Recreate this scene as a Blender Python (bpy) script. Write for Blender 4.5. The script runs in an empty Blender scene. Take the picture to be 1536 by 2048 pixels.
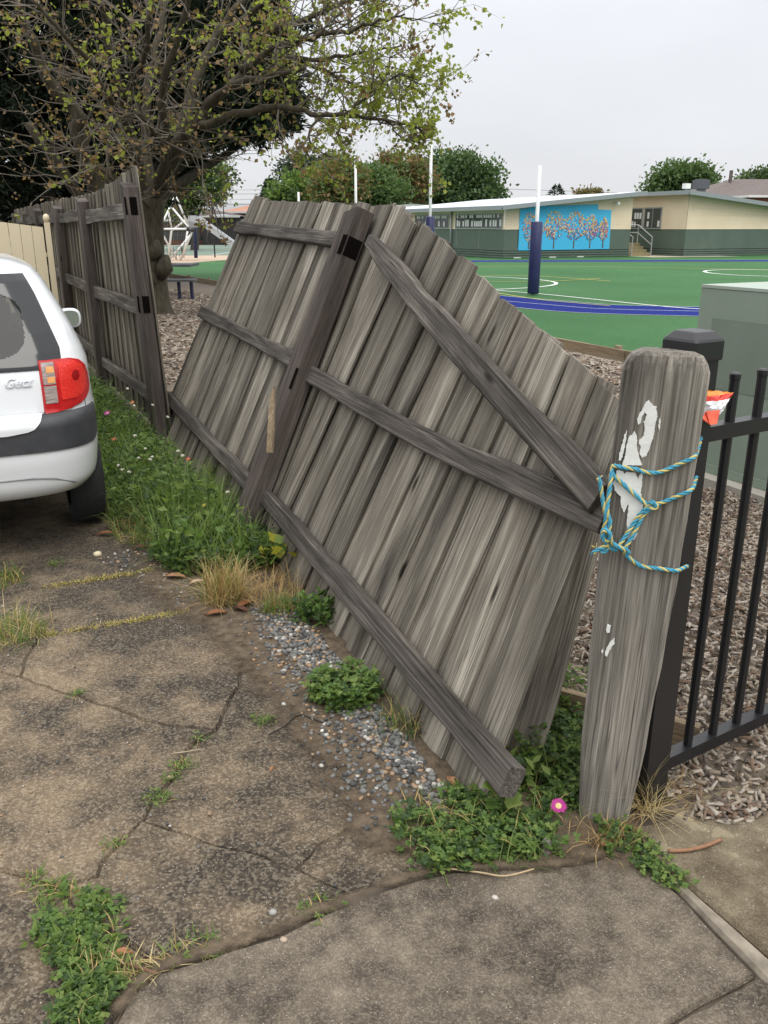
import bpy, math, random
import numpy as np
from mathutils import Vector, Matrix
random.seed(7); RNG = np.random.default_rng(7)
R = math.radians
S = bpy.context.scene
COL = S.collection

# ------------------------------------------------------------------ camera, sky, sun, exposure
EYE, FOC, HOR = 1.62, 1716.0, 452.0
PITCH = math.atan((1024 - HOR) / FOC)
cd = bpy.data.cameras.new('camera'); cam = bpy.data.objects.new('camera', cd); COL.objects.link(cam)
cam.location = (0, 0, EYE); cam.rotation_euler = (math.pi / 2 - PITCH, 0, 0)
cd.sensor_fit = 'VERTICAL'; cd.sensor_height = 24.0; cd.lens = 24.0 * FOC / 2048
cd.clip_start = 0.05; cd.clip_end = 2000
S.camera = cam
W = bpy.data.worlds.new('World'); S.world = W; W.use_nodes = True
nt = W.node_tree; N = nt.nodes; LK = nt.links; N.clear()
out = N.new('ShaderNodeOutputWorld'); bg = N.new('ShaderNodeBackground'); bg.inputs[1].default_value = 0.1
sky = N.new('ShaderNodeTexSky'); sky.sky_type = 'NISHITA'; sky.sun_disc = False
sky.sun_elevation = R(58); sky.sun_rotation = R(-40)
tc = N.new('ShaderNodeTexCoord'); sp = N.new('ShaderNodeSeparateXYZ'); LK.new(tc.outputs['Generated'], sp.inputs[0])
rp = N.new('ShaderNodeValToRGB'); LK.new(sp.outputs[2], rp.inputs[0])      # overcast cloud deck, brighter overhead
e = rp.color_ramp.elements; e[0].position = 0.0; e[0].color = (.785, .795, .825, 1); e[1].position = 1.0; e[1].color = (2.7, 2.7, 2.7, 1)
q = e.new(0.2); q.color = (.90, .92, .965, 1); q = e.new(0.5); q.color = (1.65, 1.66, 1.68, 1)
ns = N.new('ShaderNodeTexNoise'); ns.inputs['Scale'].default_value = 2.2; ns.inputs['Detail'].default_value = 5; ns.inputs['Roughness'].default_value = .55
mp = N.new('ShaderNodeMapping'); mp.inputs['Scale'].default_value = (1, 1, 3.0); LK.new(tc.outputs['Generated'], mp.inputs[0]); LK.new(mp.outputs[0], ns.inputs[0])
mr = N.new('ShaderNodeMapRange'); mr.inputs[1].default_value = .3; mr.inputs[2].default_value = .7; mr.inputs[3].default_value = 9.5; mr.inputs[4].default_value = 10.6
LK.new(ns.outputs[0], mr.inputs[0])
vm = N.new('ShaderNodeVectorMath'); vm.operation = 'SCALE'; LK.new(rp.outputs[0], vm.inputs[0]); LK.new(mr.outputs[0], vm.inputs['Scale'])
mx = N.new('ShaderNodeMix'); mx.data_type = 'RGBA'; mx.inputs[0].default_value = .94
LK.new(sky.outputs[0], mx.inputs[6]); LK.new(vm.outputs[0], mx.inputs[7]); LK.new(mx.outputs[2], bg.inputs[0]); LK.new(bg.outputs[0], out.inputs[0])
sd = bpy.data.lights.new('sun', 'SUN'); sd.energy = 1.0; sd.angle = R(25); sd.color = (1, .96, .9)
sun = bpy.data.objects.new('sun', sd); COL.objects.link(sun); sun.rotation_euler = (R(36), 0, R(35))
S.view_settings.view_transform = 'Standard'; S.view_settings.look = 'None'; S.view_settings.exposure = 0.0; S.view_settings.gamma = 1
S.view_settings.use_curve_mapping = False
S.render.resolution_x = 768; S.render.resolution_y = 1024

# ------------------------------------------------------------------ survey helpers: a bearing measured in the photograph -> a place
def ray(px, py):
    x = (px - 768) / FOC; y = (py - 1024) / FOC
    return Vector((x, math.cos(PITCH) - y * math.sin(PITCH), -math.sin(PITCH) - y * math.cos(PITCH)))
EYEV = Vector((0, 0, EYE))
def gnd(px, py, z=0.0):
    r = ray(px, py); return EYEV + r * ((z - EYE) / r.z)
def at(px, py, Y):
    r = ray(px, py); return EYEV + r * (Y / r.y)
def on_plane(px, py, o, n):
    r = ray(px, py); return EYEV + r * (((o - EYEV).dot(n)) / r.dot(n))

# ------------------------------------------------------------------ materials
def newmat(name):
    m = bpy.data.materials.new(name); m.use_nodes = True
    t = m.node_tree; b = t.nodes['Principled BSDF']
    return m, t, b
def nd(t, k, **kw):
    n = t.nodes.new(k)
    for a, v in kw.items():
        if a.startswith('i_'):
            key = a[2:]; key = int(key) if key.isdigit() else key.replace('_', ' ')
            n.inputs[key].default_value = v
        else: setattr(n, a, v)
    return n
def ramp(t, src, stops, interp='LINEAR'):
    r = t.nodes.new('ShaderNodeValToRGB'); c = r.color_ramp; c.interpolation = interp
    for i, (p_, col) in enumerate(stops):
        col = (*col, 1) if len(col) == 3 else col
        if i < 2: el = c.elements[i]; el.position = p_; el.color = col
        else: el = c.elements.new(p_); el.color = col
    t.links.new(src, r.inputs[0]); return r.outputs[0]
def mixc(t, f, a, b, mode='MIX'):
    m = t.nodes.new('ShaderNodeMix'); m.data_type = 'RGBA'; m.blend_type = mode
    for i, v in ((0, f), (6, a), (7, b)):
        if hasattr(v, 'links'): t.links.new(v, m.inputs[i])
        else: m.inputs[i].default_value = v if i == 0 else (*v, 1) if len(v) == 3 else v
    return m.outputs[2]
def coords(t, scale=(1, 1, 1), rnd=0.0):
    c = t.nodes.new('ShaderNodeTexCoord'); src = c.outputs['Object']
    if rnd:
        oi = t.nodes.new('ShaderNodeObjectInfo'); m = nd(t, 'ShaderNodeMath', operation='MULTIPLY', i_1=rnd); t.links.new(oi.outputs['Random'], m.inputs[0])
        a = nd(t, 'ShaderNodeVectorMath', operation='ADD'); t.links.new(src, a.inputs[0]); t.links.new(m.outputs[0], a.inputs[1]); src = a.outputs[0]
    mp = t.nodes.new('ShaderNodeMapping'); mp.inputs['Scale'].default_value = scale; t.links.new(src, mp.inputs[0]); return mp.outputs[0]
def noise(t, vec, sc, det=5, rough=.55, dist=0.0):
    n = nd(t, 'ShaderNodeTexNoise', i_Scale=sc, i_Detail=det, i_Roughness=rough, i_Distortion=dist)
    if vec is not None: t.links.new(vec, n.inputs['Vector'])
    return n.outputs[0]
def voro(t, vec, sc, out='Distance', feat='F1'):
    n = nd(t, 'ShaderNodeTexVoronoi', i_Scale=sc, feature=feat); t.links.new(vec, n.inputs['Vector']); return n.outputs[out]
def bump(t, b, h, strength=.4, dist=.01):
    n = nd(t, 'ShaderNodeBump', i_Strength=strength, i_Distance=dist); t.links.new(h, n.inputs['Height']); t.links.new(n.outputs[0], b.inputs['Normal'])
def simple(name, c1, c2=None, sc=8, rough=.7, bs=0, metal=0, rnd=0, spec=.5, stretch=(1, 1, 1)):
    m, t, b = newmat(name); b.inputs['Roughness'].default_value = rough; b.inputs['Metallic'].default_value = metal
    b.inputs['Specular IOR Level'].default_value = spec
    if c2 is None: b.inputs['Base Color'].default_value = (*c1, 1)
    else:
        v = coords(t, stretch, rnd); n = noise(t, v, sc, 6, .6)
        t.links.new(ramp(t, n, [(.3, c1), (.7, c2)]), b.inputs['Base Color'])
        if bs: bump(t, b, n, bs, .01)
    return m
def wood(name, dark, mid, light, shift=0.5, val=(.75, 1.2), grain=1.0):
    """weathered timber, grain along local z, every board its own figure"""
    m, t, b = newmat(name); b.inputs['Roughness'].default_value = .9; b.inputs['Specular IOR Level'].default_value = .2
    v1 = coords(t, (15, 15, .5), 61.0); v2 = coords(t, (110, 110, 1.6), 61.0); v3 = coords(t, (8, 8, 1.1), 61.0); v4 = coords(t, (5, 5, 1.3), 61.0)
    s1 = noise(t, v1, 1.0, 6, .66, .45); s2 = noise(t, v2, 1.0, 4, .65, .15); s3 = noise(t, v3, 1.0, 5, .6, .5)
    a = nd(t, 'ShaderNodeMath', operation='MULTIPLY_ADD', i_1=.28, i_2=0.0); t.links.new(s1, a.inputs[0])
    c = nd(t, 'ShaderNodeMath', operation='MULTIPLY_ADD', i_1=.72); t.links.new(s3, c.inputs[0]); t.links.new(a.outputs[0], c.inputs[2])
    d = nd(t, 'ShaderNodeMath', operation='MULTIPLY_ADD', i_1=.26 * grain); t.links.new(s2, d.inputs[0]); t.links.new(c.outputs[0], d.inputs[2])
    k = shift + .13 + (grain - 1) * .13
    col = ramp(t, d.outputs[0], [(k - .17, dark), (k + .0, mid), (k + .16, light), (k + .30, tuple(min(1, x * 1.3) for x in light))])
    # knots: sparse dark rings
    kn = voro(t, v4, 1.35); kd = ramp(t, kn, [(.0, (1, 1, 1)), (.045, (1, 1, 1)), (.10, (0, 0, 0))])
    col = mixc(t, kd, col, tuple(x * .75 for x in dark))
    cn = noise(t, coords(t, (48, 48, .8), 61.0), 1.0, 3, .5, .4); col = mixc(t, mixc(t, 1.0, ramp(t, cn, [(.455, (0, 0, 0)), (.49, (.75, .75, .75)), (.525, (0, 0, 0))]), ramp(t, s3, [(.4, (0, 0, 0)), (.6, (1, 1, 1))]), 'MULTIPLY'), col, tuple(x * .45 for x in dark))
    fg = noise(t, coords(t, (200, 200, 3.5), 61.0), 1.0, 3, .7); col = mixc(t, .75, col, ramp(t, fg, [(.32, (.45, .44, .42)), (.62, (1.2, 1.2, 1.2))]), 'MULTIPLY')
    oi = t.nodes.new('ShaderNodeObjectInfo')
    mr_ = nd(t, 'ShaderNodeMapRange', i_3=val[0], i_4=val[1]); t.links.new(oi.outputs['Random'], mr_.inputs[0])
    hs = t.nodes.new('ShaderNodeHueSaturation'); t.links.new(mr_.outputs[0], hs.inputs['Value']); t.links.new(col, hs.inputs['Color'])
    t.links.new(hs.outputs[0], b.inputs['Base Color'])
    bh = nd(t, 'ShaderNodeMath', operation='ADD'); t.links.new(s2, bh.inputs[0]); t.links.new(s1, bh.inputs[1])
    bump(t, b, bh.outputs[0], .55, .006)
    return m
def concrete(name, dark, tan, patch_sc, pat, peb_sc, speck, stops=(.42, .58), pebmix=.5):
    m, t, b = newmat(name); b.inputs['Roughness'].default_value = .88; b.inputs['Specular IOR Level'].default_value = .25
    v = coords(t)
    n1 = noise(t, v, patch_sc, 8, .66, .2); n2 = noise(t, v, patch_sc * 5.3, 6, .6)
    a = nd(t, 'ShaderNodeMath', operation='MULTIPLY_ADD', i_1=pat); t.links.new(n2, a.inputs[0]); t.links.new(n1, a.inputs[2])
    h = pat * .5
    base = ramp(t, a.outputs[0], [(stops[0] + h, dark), (stops[1] + h, tan), (stops[1] + h + .14, tuple(x * 1.35 for x in tan))])
    vc = nd(t, 'ShaderNodeTexVoronoi', i_Scale=peb_sc); t.links.new(v, vc.inputs['Vector'])
    sep = t.nodes.new('ShaderNodeSeparateColor'); t.links.new(vc.outputs['Color'], sep.inputs[0])
    pebc = ramp(t, sep.outputs[0], [(0, (.022, .022, .023)), (.3, (.07, .06, .05)), (.65, (.2, .155, .105)), (.9, (.40, .34, .26))])
    col = mixc(t, pebmix, base, pebc)
    fine = noise(t, v, 260, 3, .7); col = mixc(t, .55, col, ramp(t, fine, [(.3, (.35, .35, .35)), (.7, (1, 1, 1))]), 'MULTIPLY')
    sv = nd(t, 'ShaderNodeTexVoronoi', i_Scale=speck); t.links.new(v, sv.inputs['Vector'])
    sp_ = t.nodes.new('ShaderNodeSeparateColor'); t.links.new(sv.outputs['Color'], sp_.inputs[0])
    f1 = ramp(t, sv.outputs['Distance'], [(.13, (1, 1, 1)), (.24, (0, 0, 0))]); f2 = ramp(t, sp_.outputs[1], [(.80, (0, 0, 0)), (1.0, (.9, .9, .9))])
    ff = mixc(t, 1.0, f1, f2, 'MULTIPLY')
    col = mixc(t, ff, col, (.52, .48, .41))
    t.links.new(col, b.inputs['Base Color'])
    hh = nd(t, 'ShaderNodeMath', operation='MULTIPLY_ADD', i_1=-.8); t.links.new(vc.outputs['Distance'], hh.inputs[0]); t.links.new(n2, hh.inputs[2])
    bump(t, b, hh.outputs[0], .5, .006)
    return m
def leafmat(name, c, trans=.35, rough=.55):
    m, t, b = newmat(name); b.inputs['Roughness'].default_value = rough; b.inputs['Base Color'].default_value = (*c, 1); b.inputs['Specular IOR Level'].default_value = .3
    tr = t.nodes.new('ShaderNodeBsdfTranslucent'); tr.inputs[0].default_value = (c[0] * 1.3, c[1] * 1.35, c[2] * .8, 1)
    ms = t.nodes.new('ShaderNodeMixShader'); ms.inputs[0].default_value = trans
    t.links.new(b.outputs[0], ms.inputs[1]); t.links.new(tr.outputs[0], ms.inputs[2]); t.links.new(ms.outputs[0], t.nodes['Material Output'].inputs[0])
    return m

M = {}
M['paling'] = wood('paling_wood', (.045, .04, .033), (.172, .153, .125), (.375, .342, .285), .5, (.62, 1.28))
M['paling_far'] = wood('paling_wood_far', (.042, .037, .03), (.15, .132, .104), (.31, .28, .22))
M['rail'] = wood('rail_wood', (.03, .026, .023), (.105, .093, .082), (.25, .222, .192), .52, (.85, 1.1), 1.8)
M['post'] = wood('post_wood', (.034, .028, .025), (.085, .07, .062), (.155, .132, .118), .5, (.9, 1.1), .9)
M['endpost'] = wood('end_post_wood', (.06, .053, .046), (.19, .173, .15), (.34, .31, .268), .47, (1, 1), 1.6)
M['sleeper'] = wood('sleeper_wood', (.12, .09, .06), (.26, .2, .13), (.36, .29, .2))
M['drive'] = concrete('driveway_concrete', (.042, .033, .024), (.25, .185, .118), 1.25, .45, 150, 120, (.45, .63), .33)
M['path'] = concrete('footpath_concrete', (.055, .044, .034), (.23, .19, .143), 2.4, .6, 230, 150, (.36, .66), .24)
M['gatepath'] = concrete('gate_path_concrete', (.12, .09, .055), (.27, .225, .15), 2.3, .8, 300, 90, (.36, .60), .2)
M['soil'] = simple('soil', (.05, .04, .03), (.14, .11, .078), 9, .95, .8)
M['mulchbed'] = simple('mulch_bed', (.06, .046, .034), (.23, .185, .138), 38, .95, 1.0)
M['turf'] = None
M['black'] = simple('black_powder_coat', (.012, .012, .014), None, rough=.38)
M['white'] = simple('white_paint', (.75, .75, .74), (.82, .82, .81), 6, .5)
M['navy'] = simple('navy_vinyl', (.012, .016, .075), (.02, .026, .10), 5, .5)
M['steel'] = simple('galvanised_steel', (.42, .43, .44), (.55, .56, .57), 9, .4, metal=.6)
M['greenbox'] = simple('cabinet_green', (.21, .265, .21), (.24, .295, .24), 2.2, .6, .05)
M['boxtop'] = simple('cabinet_top', (.30, .355, .30), (.34, .39, .34), 3, .6)
M['wgreen'] = simple('wall_green', (.085, .12, .095), (.105, .145, .115), 1.2, .7)
M['cream'] = simple('wall_cream', (.74, .61, .44), (.80, .68, .50), 1.0, .75)
M['roofm'] = simple('roof_sheet', (.50, .55, .60), (.58, .62, .66), 1.0, .5)
M['gutter'] = simple('gutter_grey', (.27, .30, .31), None, rough=.5)
M['glassd'] = simple('window_glass', (.05, .058, .058), None, rough=.12)
M['paper'] = simple('paper', (.7, .7, .68), None, rough=.8)
M['creamfence'] = simple('cream_steel_fence', (.62, .53, .36), (.66, .57, .40), 2, .5)
M['mural'] = simple('mural_blue', (.05, .44, .74), (.06, .48, .78), 2, .6)
M['brick'] = simple('red_brick', (.20, .075, .05), (.30, .12, .08), 8, .85)
M['tile'] = simple('roof_tile', (.09, .07, .062), (.14, .11, .10), 3, .8)
M['pinktile'] = simple('terracotta_tile', (.42, .20, .13), (.5, .26, .17), 3, .8)
M['court'] = simple('court_surface', (.12, .17, .13), (.15, .20, .155), .5, .85)
M['sand'] = simple('sand_edge', (.38, .28, .2), (.46, .35, .26), 2, .9)
M['bark'] = simple('bark', (.026, .021, .014), (.085, .07, .044), 7, .95, .8, stretch=(3, 3, .7))
M['barkd'] = simple('bark_dark', (.03, .026, .02), (.085, .072, .055), 6, .95, .8, stretch=(3, 3, .7))
M['twig'] = simple('twig', (.09, .075, .058), (.17, .145, .115), 6, .9)

# ------------------------------------------------------------------ object helpers
def tag(o, label=None, cat=None, group=None, kind=None):
    for k, v in (('label', label), ('category', cat), ('group', group), ('kind', kind)):
        if v: o[k] = v
    return o
def thing(name, label, cat, loc=(0, 0, 0), group=None):
    o = bpy.data.objects.new(name, None); o.empty_display_size = .1; COL.objects.link(o); o.location = loc
    return tag(o, label, cat, group)
def link(name, me, parent=None, mw=None):
    """mw: world matrix of the object; parents carry a translation only, plus an optional z turn for the car"""
    o = bpy.data.objects.new(name, me); COL.objects.link(o)
    mw = mw or Matrix.Identity(4)
    if parent is not None:
        o.parent = parent
        pm = Matrix.Identity(4); x = parent; chain = []
        while x is not None: chain.append(x.matrix_basis.copy()); x = x.parent
        for c_ in reversed(chain): pm = pm @ c_
        o.matrix_basis = pm.inverted() @ mw
    else: o.matrix_basis = mw
    return o
class MB:
    def __init__(s): s.v = []; s.f = []; s.mi = []; s.m = 0
    def quad(s, a, b, c, d): n = len(s.v); s.v += [tuple(a), tuple(b), tuple(c), tuple(d)]; s.f.append((n, n + 1, n + 2, n + 3)); s.mi.append(s.m)
    def poly(s, pts): n = len(s.v); s.v += [tuple(p_) for p_ in pts]; s.f.append(tuple(range(n, n + len(pts)))); s.mi.append(s.m)
    def ring_loft(s, rings, closed=True, caps=True):
        n0 = len(s.v); k = len(rings[0])
        for r_ in rings: s.v += [tuple(p_) for p_ in r_]
        for i in range(len(rings) - 1):
            for j in range(k if closed else k - 1):
                a = n0 + i * k + j; b = n0 + i * k + (j + 1) % k
                s.f.append((a, b, b + k, a + k)); s.mi.append(s.m)
        if caps and closed:
            s.f.append(tuple(n0 + j for j in reversed(range(k)))); s.mi.append(s.m)
            s.f.append(tuple(n0 + (len(rings) - 1) * k + j for j in range(k))); s.mi.append(s.m)
    def box(s, c, sx, sy, sz, ax=None):
        X, Y, Z = ax or (Vector((1, 0, 0)), Vector((0, 1, 0)), Vector((0, 0, 1))); c = Vector(c)
        r_ = lambda z: [c + X * (a * sx / 2) + Y * (b * sy / 2) + Z * (z * sz / 2) for a, b in ((-1, -1), (1, -1), (1, 1), (-1, 1))]
        s.ring_loft([r_(-1), r_(1)])
    def bar(s, p0, p1, w, t=None, up=Vector((0, 0, 1))):
        p0, p1 = Vector(p0), Vector(p1); t = t or w; Z = (p1 - p0).normalized()
        if abs(Z.dot(up)) > .97: up = Vector((0, 1, 0))
        X = Z.cross(up).normalized(); Y = X.cross(Z)
        s.box((p0 + p1) / 2, w, t, (p1 - p0).length, (X, Y, Z))
    def tube(s, pts, rad, k=6, caps=True):
        pts = [Vector(p_) for p_ in pts]; rad = rad if isinstance(rad, (list, tuple)) else [rad] * len(pts)
        d = (pts[1] - pts[0]).normalized(); n = d.orthogonal().normalized(); rings = []
        for i, p_ in enumerate(pts):
            d = (pts[min(i + 1, len(pts) - 1)] - pts[max(i - 1, 0)]).normalized()
            n = (n - d * n.dot(d)); n = n.normalized() if n.length > 1e-6 else d.orthogonal().normalized(); b = d.cross(n)
            rings.append([p_ + (n * math.cos(2 * math.pi * j / k) + b * math.sin(2 * math.pi * j / k)) * rad[i] for j in range(k)])
        s.ring_loft(rings, True, caps)
    def prism(s, pts, z0, z1):
        n = len(pts); s.ring_loft([[(x, y, z0) for x, y in pts], [(x, y, z1) for x, y in pts]])
    def mesh(s, name, mats, smooth=False):
        me = bpy.data.meshes.new(name); me.from_pydata(s.v, [], s.f)
        for m_ in (mats if isinstance(mats, (list, tuple)) else [mats]): me.materials.append(m_)
        me.polygons.foreach_set('material_index', s.mi)
        if smooth: me.polygons.foreach_set('use_smooth', [True] * len(me.polygons))
        me.update(); return me
    def build(s, name, mats, parent=None, smooth=False): return link(name, s.mesh(name, mats, smooth), parent)
def one(name, mat, parent, fn, smooth=False):
    mb = MB(); fn(mb); return mb.build(name, mat, parent, smooth)
def np_mesh(name, V, F, mats, mi=None, smooth=False):
    """V (n,3), F (m,k) arrays"""
    me = bpy.data.meshes.new(name); k = F.shape[1]
    me.vertices.add(len(V)); me.vertices.foreach_set('co', V.astype(np.float32).ravel())
    me.loops.add(F.size); me.loops.foreach_set('vertex_index', F.astype(np.int32).ravel())
    me.polygons.add(len(F)); me.polygons.foreach_set('loop_start', np.arange(0, F.size, k, dtype=np.int32))
    for m_ in (mats if isinstance(mats, (list, tuple)) else [mats]): me.materials.append(m_)
    if mi is not None: me.polygons.foreach_set('material_index', mi.astype(np.int32))
    if smooth: me.polygons.foreach_set('use_smooth', np.ones(len(F), dtype=bool))
    me.update(calc_edges=True); me.validate(); return me
def leaves(C, size, aspect=.6, up=.0, fold=.25, D=None):
    """folded diamond leaves: returns V, F (tris) for leaf centres C; D: optional growth directions"""
    n = len(C); size = np.broadcast_to(np.asarray(size, float), (n,))[:, None]
    A = RNG.normal(size=(n, 3)) if D is None else D + RNG.normal(size=(n, 3)) * .35
    A /= np.linalg.norm(A, axis=1)[:, None] + 1e-9
    Nn = RNG.normal(size=(n, 3)); Nn[:, 2] += up
    B = np.cross(A, Nn); B /= np.linalg.norm(B, axis=1)[:, None] + 1e-9; Nn = np.cross(B, A)
    a = C; b = C + A * size; l = C + A * size * .45 + B * size * aspect * .5 + Nn * size * fold * .5; r_ = C + A * size * .45 - B * size * aspect * .5 + Nn * size * fold * .5
    V = np.stack([a, l, b, r_], 1).reshape(-1, 3); i = np.arange(n)[:, None] * 4
    F = np.stack([i + [0, 2, 1], i + [0, 3, 2]], 1).reshape(-1, 3)
    return V, F
def cat_meshes(parts):
    Vs, Fs, Ms = [], [], []; o = 0
    for V, F, m_ in parts:
        Vs.append(V); Fs.append(F + o); Ms.append(np.full(len(F), m_) if np.isscalar(m_) else m_); o += len(V)
    return np.concatenate(Vs), np.concatenate(Fs), np.concatenate(Ms)
def inpoly(x, y, P):
    c = False; n = len(P); j = n - 1
    for i in range(n):
        if ((P[i][1] > y) != (P[j][1] > y)) and x < (P[j][0] - P[i][0]) * (y - P[i][1]) / (P[j][1] - P[i][1]) + P[i][0]: c = not c
        j = i
    return c
def scatter(P, n, rng=None):
    xs = [p_[0] for p_ in P]; ys = [p_[1] for p_ in P]; out_ = []
    rr = rng or random; g = 0
    while len(out_) < n and g < n * 60:
        g += 1; x = rr.uniform(min(xs), max(xs)); y = rr.uniform(min(ys), max(ys))
        if inpoly(x, y, P): out_.append((x, y))
    return out_
def patchy(pts, sc=9.0, keep=-.12):
    from mathutils import noise as mn
    return [p_ for p_ in pts if mn.noise(Vector((p_[0] * sc, p_[1] * sc, .7))) + .5 * mn.noise(Vector((p_[0] * sc * 3, p_[1] * sc * 3, 4.7))) > keep]
def gp(pts, z=0.0): return [tuple(gnd(a, b, z).xy) for a, b in pts]

# timber piece in its own frame: x width, y thickness, z length, irregular edges
def board(name, parent, mat, p0, p1, w, t, face, seg=4, jit=.004, bow=0.0, skew0=0.0, skew1=0.0, prof=None, cham=0.0, bowx=0.0):
    p0, p1 = Vector(p0), Vector(p1); L = (p1 - p0).length; Z = (p1 - p0) / L
    Yv = Vector(face); Yv = (Yv - Z * Yv.dot(Z)).normalized(); X = Yv.cross(Z).normalized()
    mb = MB(); rings = []
    ph = random.uniform(0, 9)
    for i in range(seg + 1):
        f = i / seg; z = f * L; ww = w * (prof(f) if prof else 1) ; b = bow * math.sin(math.pi * f); bx_ = bowx * math.sin(math.pi * f)
        j = lambda: random.uniform(-jit, jit)
        hw = ww / 2; ht = t / 2
        if cham:
            c = cham; cs = [(-hw + c, -ht), (hw - c, -ht), (hw, -ht + c), (hw, ht - c), (hw - c, ht), (-hw + c, ht), (-hw, ht - c), (-hw, -ht + c)]
        else: cs = [(-hw, -ht), (hw, -ht), (hw, ht), (-hw, ht)]
        rg = []
        jl, jr, jt = j(), j(), j() * .4
        for (x, y) in cs:
            zz = z
            if i == 0: zz += skew0 * x / max(w, .01)
            if i == seg: zz += skew1 * x / max(w, .01)
            rg.append((x + (jl if x < 0 else jr) + bx_, y + b + jt, zz))
        rings.append(rg)
    mb.ring_loft(rings)
    me = mb.mesh(name, mat)
    mw = Matrix((( X.x, Yv.x, Z.x, p0.x), (X.y, Yv.y, Z.y, p0.y), (X.z, Yv.z, Z.z, p0.z), (0, 0, 0, 1)))
    return link(name, me, parent, mw)

def smooth_path(pts, k=8):
    P = [Vector((*p_, 0)) if len(p_) == 2 else Vector(p_) for p_ in pts]; o = []
    for i in range(len(P) - 1):
        p0, p1, p2, p3 = P[max(i - 1, 0)], P[i], P[i + 1], P[min(i + 2, len(P) - 1)]
        for j in range(k):
            t_ = j / k
            o.append(.5 * ((2 * p1) + (p2 - p0) * t_ + (2 * p0 - 5 * p1 + 4 * p2 - p3) * t_ ** 2 + (3 * p1 - p0 - 3 * p2 + p3) * t_ ** 3))
    o.append(P[-1]); return o

# ================================================================== THE SETTING
def sheet(name, pts, z, mat, kind='structure'):
    mb = MB(); mb.poly([(x, y, z) for x, y in pts]); return tag(mb.build(name, mat), kind=kind)
g = sheet('ground', [(-400, -60), (400, -60), (400, 900), (-400, 900)], -.12, simple('earth', (.05, .05, .03), (.11, .12, .06), .3, .95))

def vnoise(x, y, s):
    from mathutils import noise as mn
    return mn.noise(Vector((x * s, y * s, 3.1)))
def wob(p_, amp):
    x, y = p_
    return (x + amp * (vnoise(x, y, 9) + .6 * vnoise(x + 7, y, 31)), y + amp * (vnoise(x + 31, y + 5, 9) + .6 * vnoise(x, y + 9, 31)))
def slab_mesh(pts, top, depth, inset, amp, tilt=(0, 0), rough_edge=.012):
    """broken concrete: crack outline shared by neighbours, drawn in a little, with a worn top edge"""
    P = []
    n = len(pts)
    for i in range(n):
        a, b = Vector(pts[i]), Vector(pts[(i + 1) % n]); k = max(1, int((b - a).length / .05))
        for j in range(k): P.append(tuple(a.lerp(b, j / k)))
    P = [wob(p_, amp) for p_ in P]
    A = sum(P[i][0] * P[(i + 1) % len(P)][1] - P[(i + 1) % len(P)][0] * P[i][1] for i in range(len(P)))
    if A < 0: P = P[::-1]
    def off(d):
        o = []
        for i in range(len(P)):
            a, b = Vector(P[i - 1]), Vector(P[(i + 1) % len(P)]); t_ = (b - a).normalized(); nn = Vector((-t_.y, t_.x))
            dd = d * (1 + .5 * vnoise(P[i][0], P[i][1], 23)); o.append(Vector(P[i]) + nn * dd)
        return o
    cx = sum(p_[0] for p_ in P) / len(P); cy = sum(p_[1] for p_ in P) / len(P)
    zt = lambda q_: top + tilt[0] * (q_.x - cx) + tilt[1] * (q_.y - cy)
    o1, o2 = off(inset), off(inset + rough_edge)
    mb = MB()
    mb.ring_loft([[(q_.x, q_.y, -depth) for q_ in o1], [(q_.x, q_.y, zt(q_) - .012) for q_ in o1], [(q_.x, q_.y, zt(q_)) for q_ in o2]])
    return mb
# --- driveway of old cracked concrete
drv = tag(bpy.data.objects.new('driveway', None), kind='structure'); COL.objects.link(drv)
n = {k: tuple(gnd(*v).xy) for k, v in dict(
    a0=(-260, 1085), a1=(300, 1065), j1l=(-200, 1222), j1r=(330, 1137), j2l=(-160, 1313), j2m=(78, 1273), j2r=(385, 1223), j2e=(468, 1238),
    g0=(400, 1095), g1=(600, 1190), g2=(680, 1280), g3=(770, 1400), g4=(870, 1520), g5=(955, 1625), g6=(870, 1738),
    c1=(469, 1254), c2=(484, 1309), c3=(475, 1371), c4=(434, 1461), c5=(387, 1488), c6=(352, 1547), c7=(312, 1598), c8=(285, 1638), c9=(251, 1678), c10=(187, 1755), c11=(114, 1773),
    b0=(35, 1352), b1=(156, 1394), b2=(242, 1422), b3=(351, 1453), bl=(-150, 1300),
    d0=(-160, 1735), d1=(9, 1746), e1=(337, 1659), e2=(456, 1691), e3=(592, 1732), e4=(700, 1790),
    f0=(640, 1826), f1=(560, 1862), f2=(456, 1896), f3=(319, 1942), f4=(255, 1992), f5=(219, 2048), f6=(150, 2200), f7=(-200, 2300)).items()}
slabs = [('a0 a1 j1r j1l', 0, (0, 0)), ('j1l j1r j2r j2m j2l', -.002, (0, .003)), ('bl j2l j2m b0', -.001, (0, 0)),
         ('j2m j2r j2e c1 c2 c3 c4 b3 b2 b1 b0', .002, (.004, .002)), ('j2e g1 g2 g3 g4 e3 e2 e1 c8 c7 c6 c5 c4 c3 c2 c1', -.004, (-.004, 0)),
         ('b0 b1 b2 b3 c4 c5 c6 c7 c8 c9 c10 c11 d1 d0 bl', 0, (.002, 0)), ('c8 e1 e2 e3 e4 f0 f1 f2 f3 c11 c10 c9', .003, (0, .004)), ('d0 d1 c11 f3 f4 f5 f6 f7', -.002, (0, 0)),
         ('g4 g5 g6 e4 e3', -.006, (-.01, 0))]
for nm, tp, tl in slabs:
    mb = slab_mesh([n[k] for k in nm.split()], tp, .1, .0015, .02, tl, rough_edge=.006)
    o = mb.build('slab', M['drive'], drv)
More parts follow.
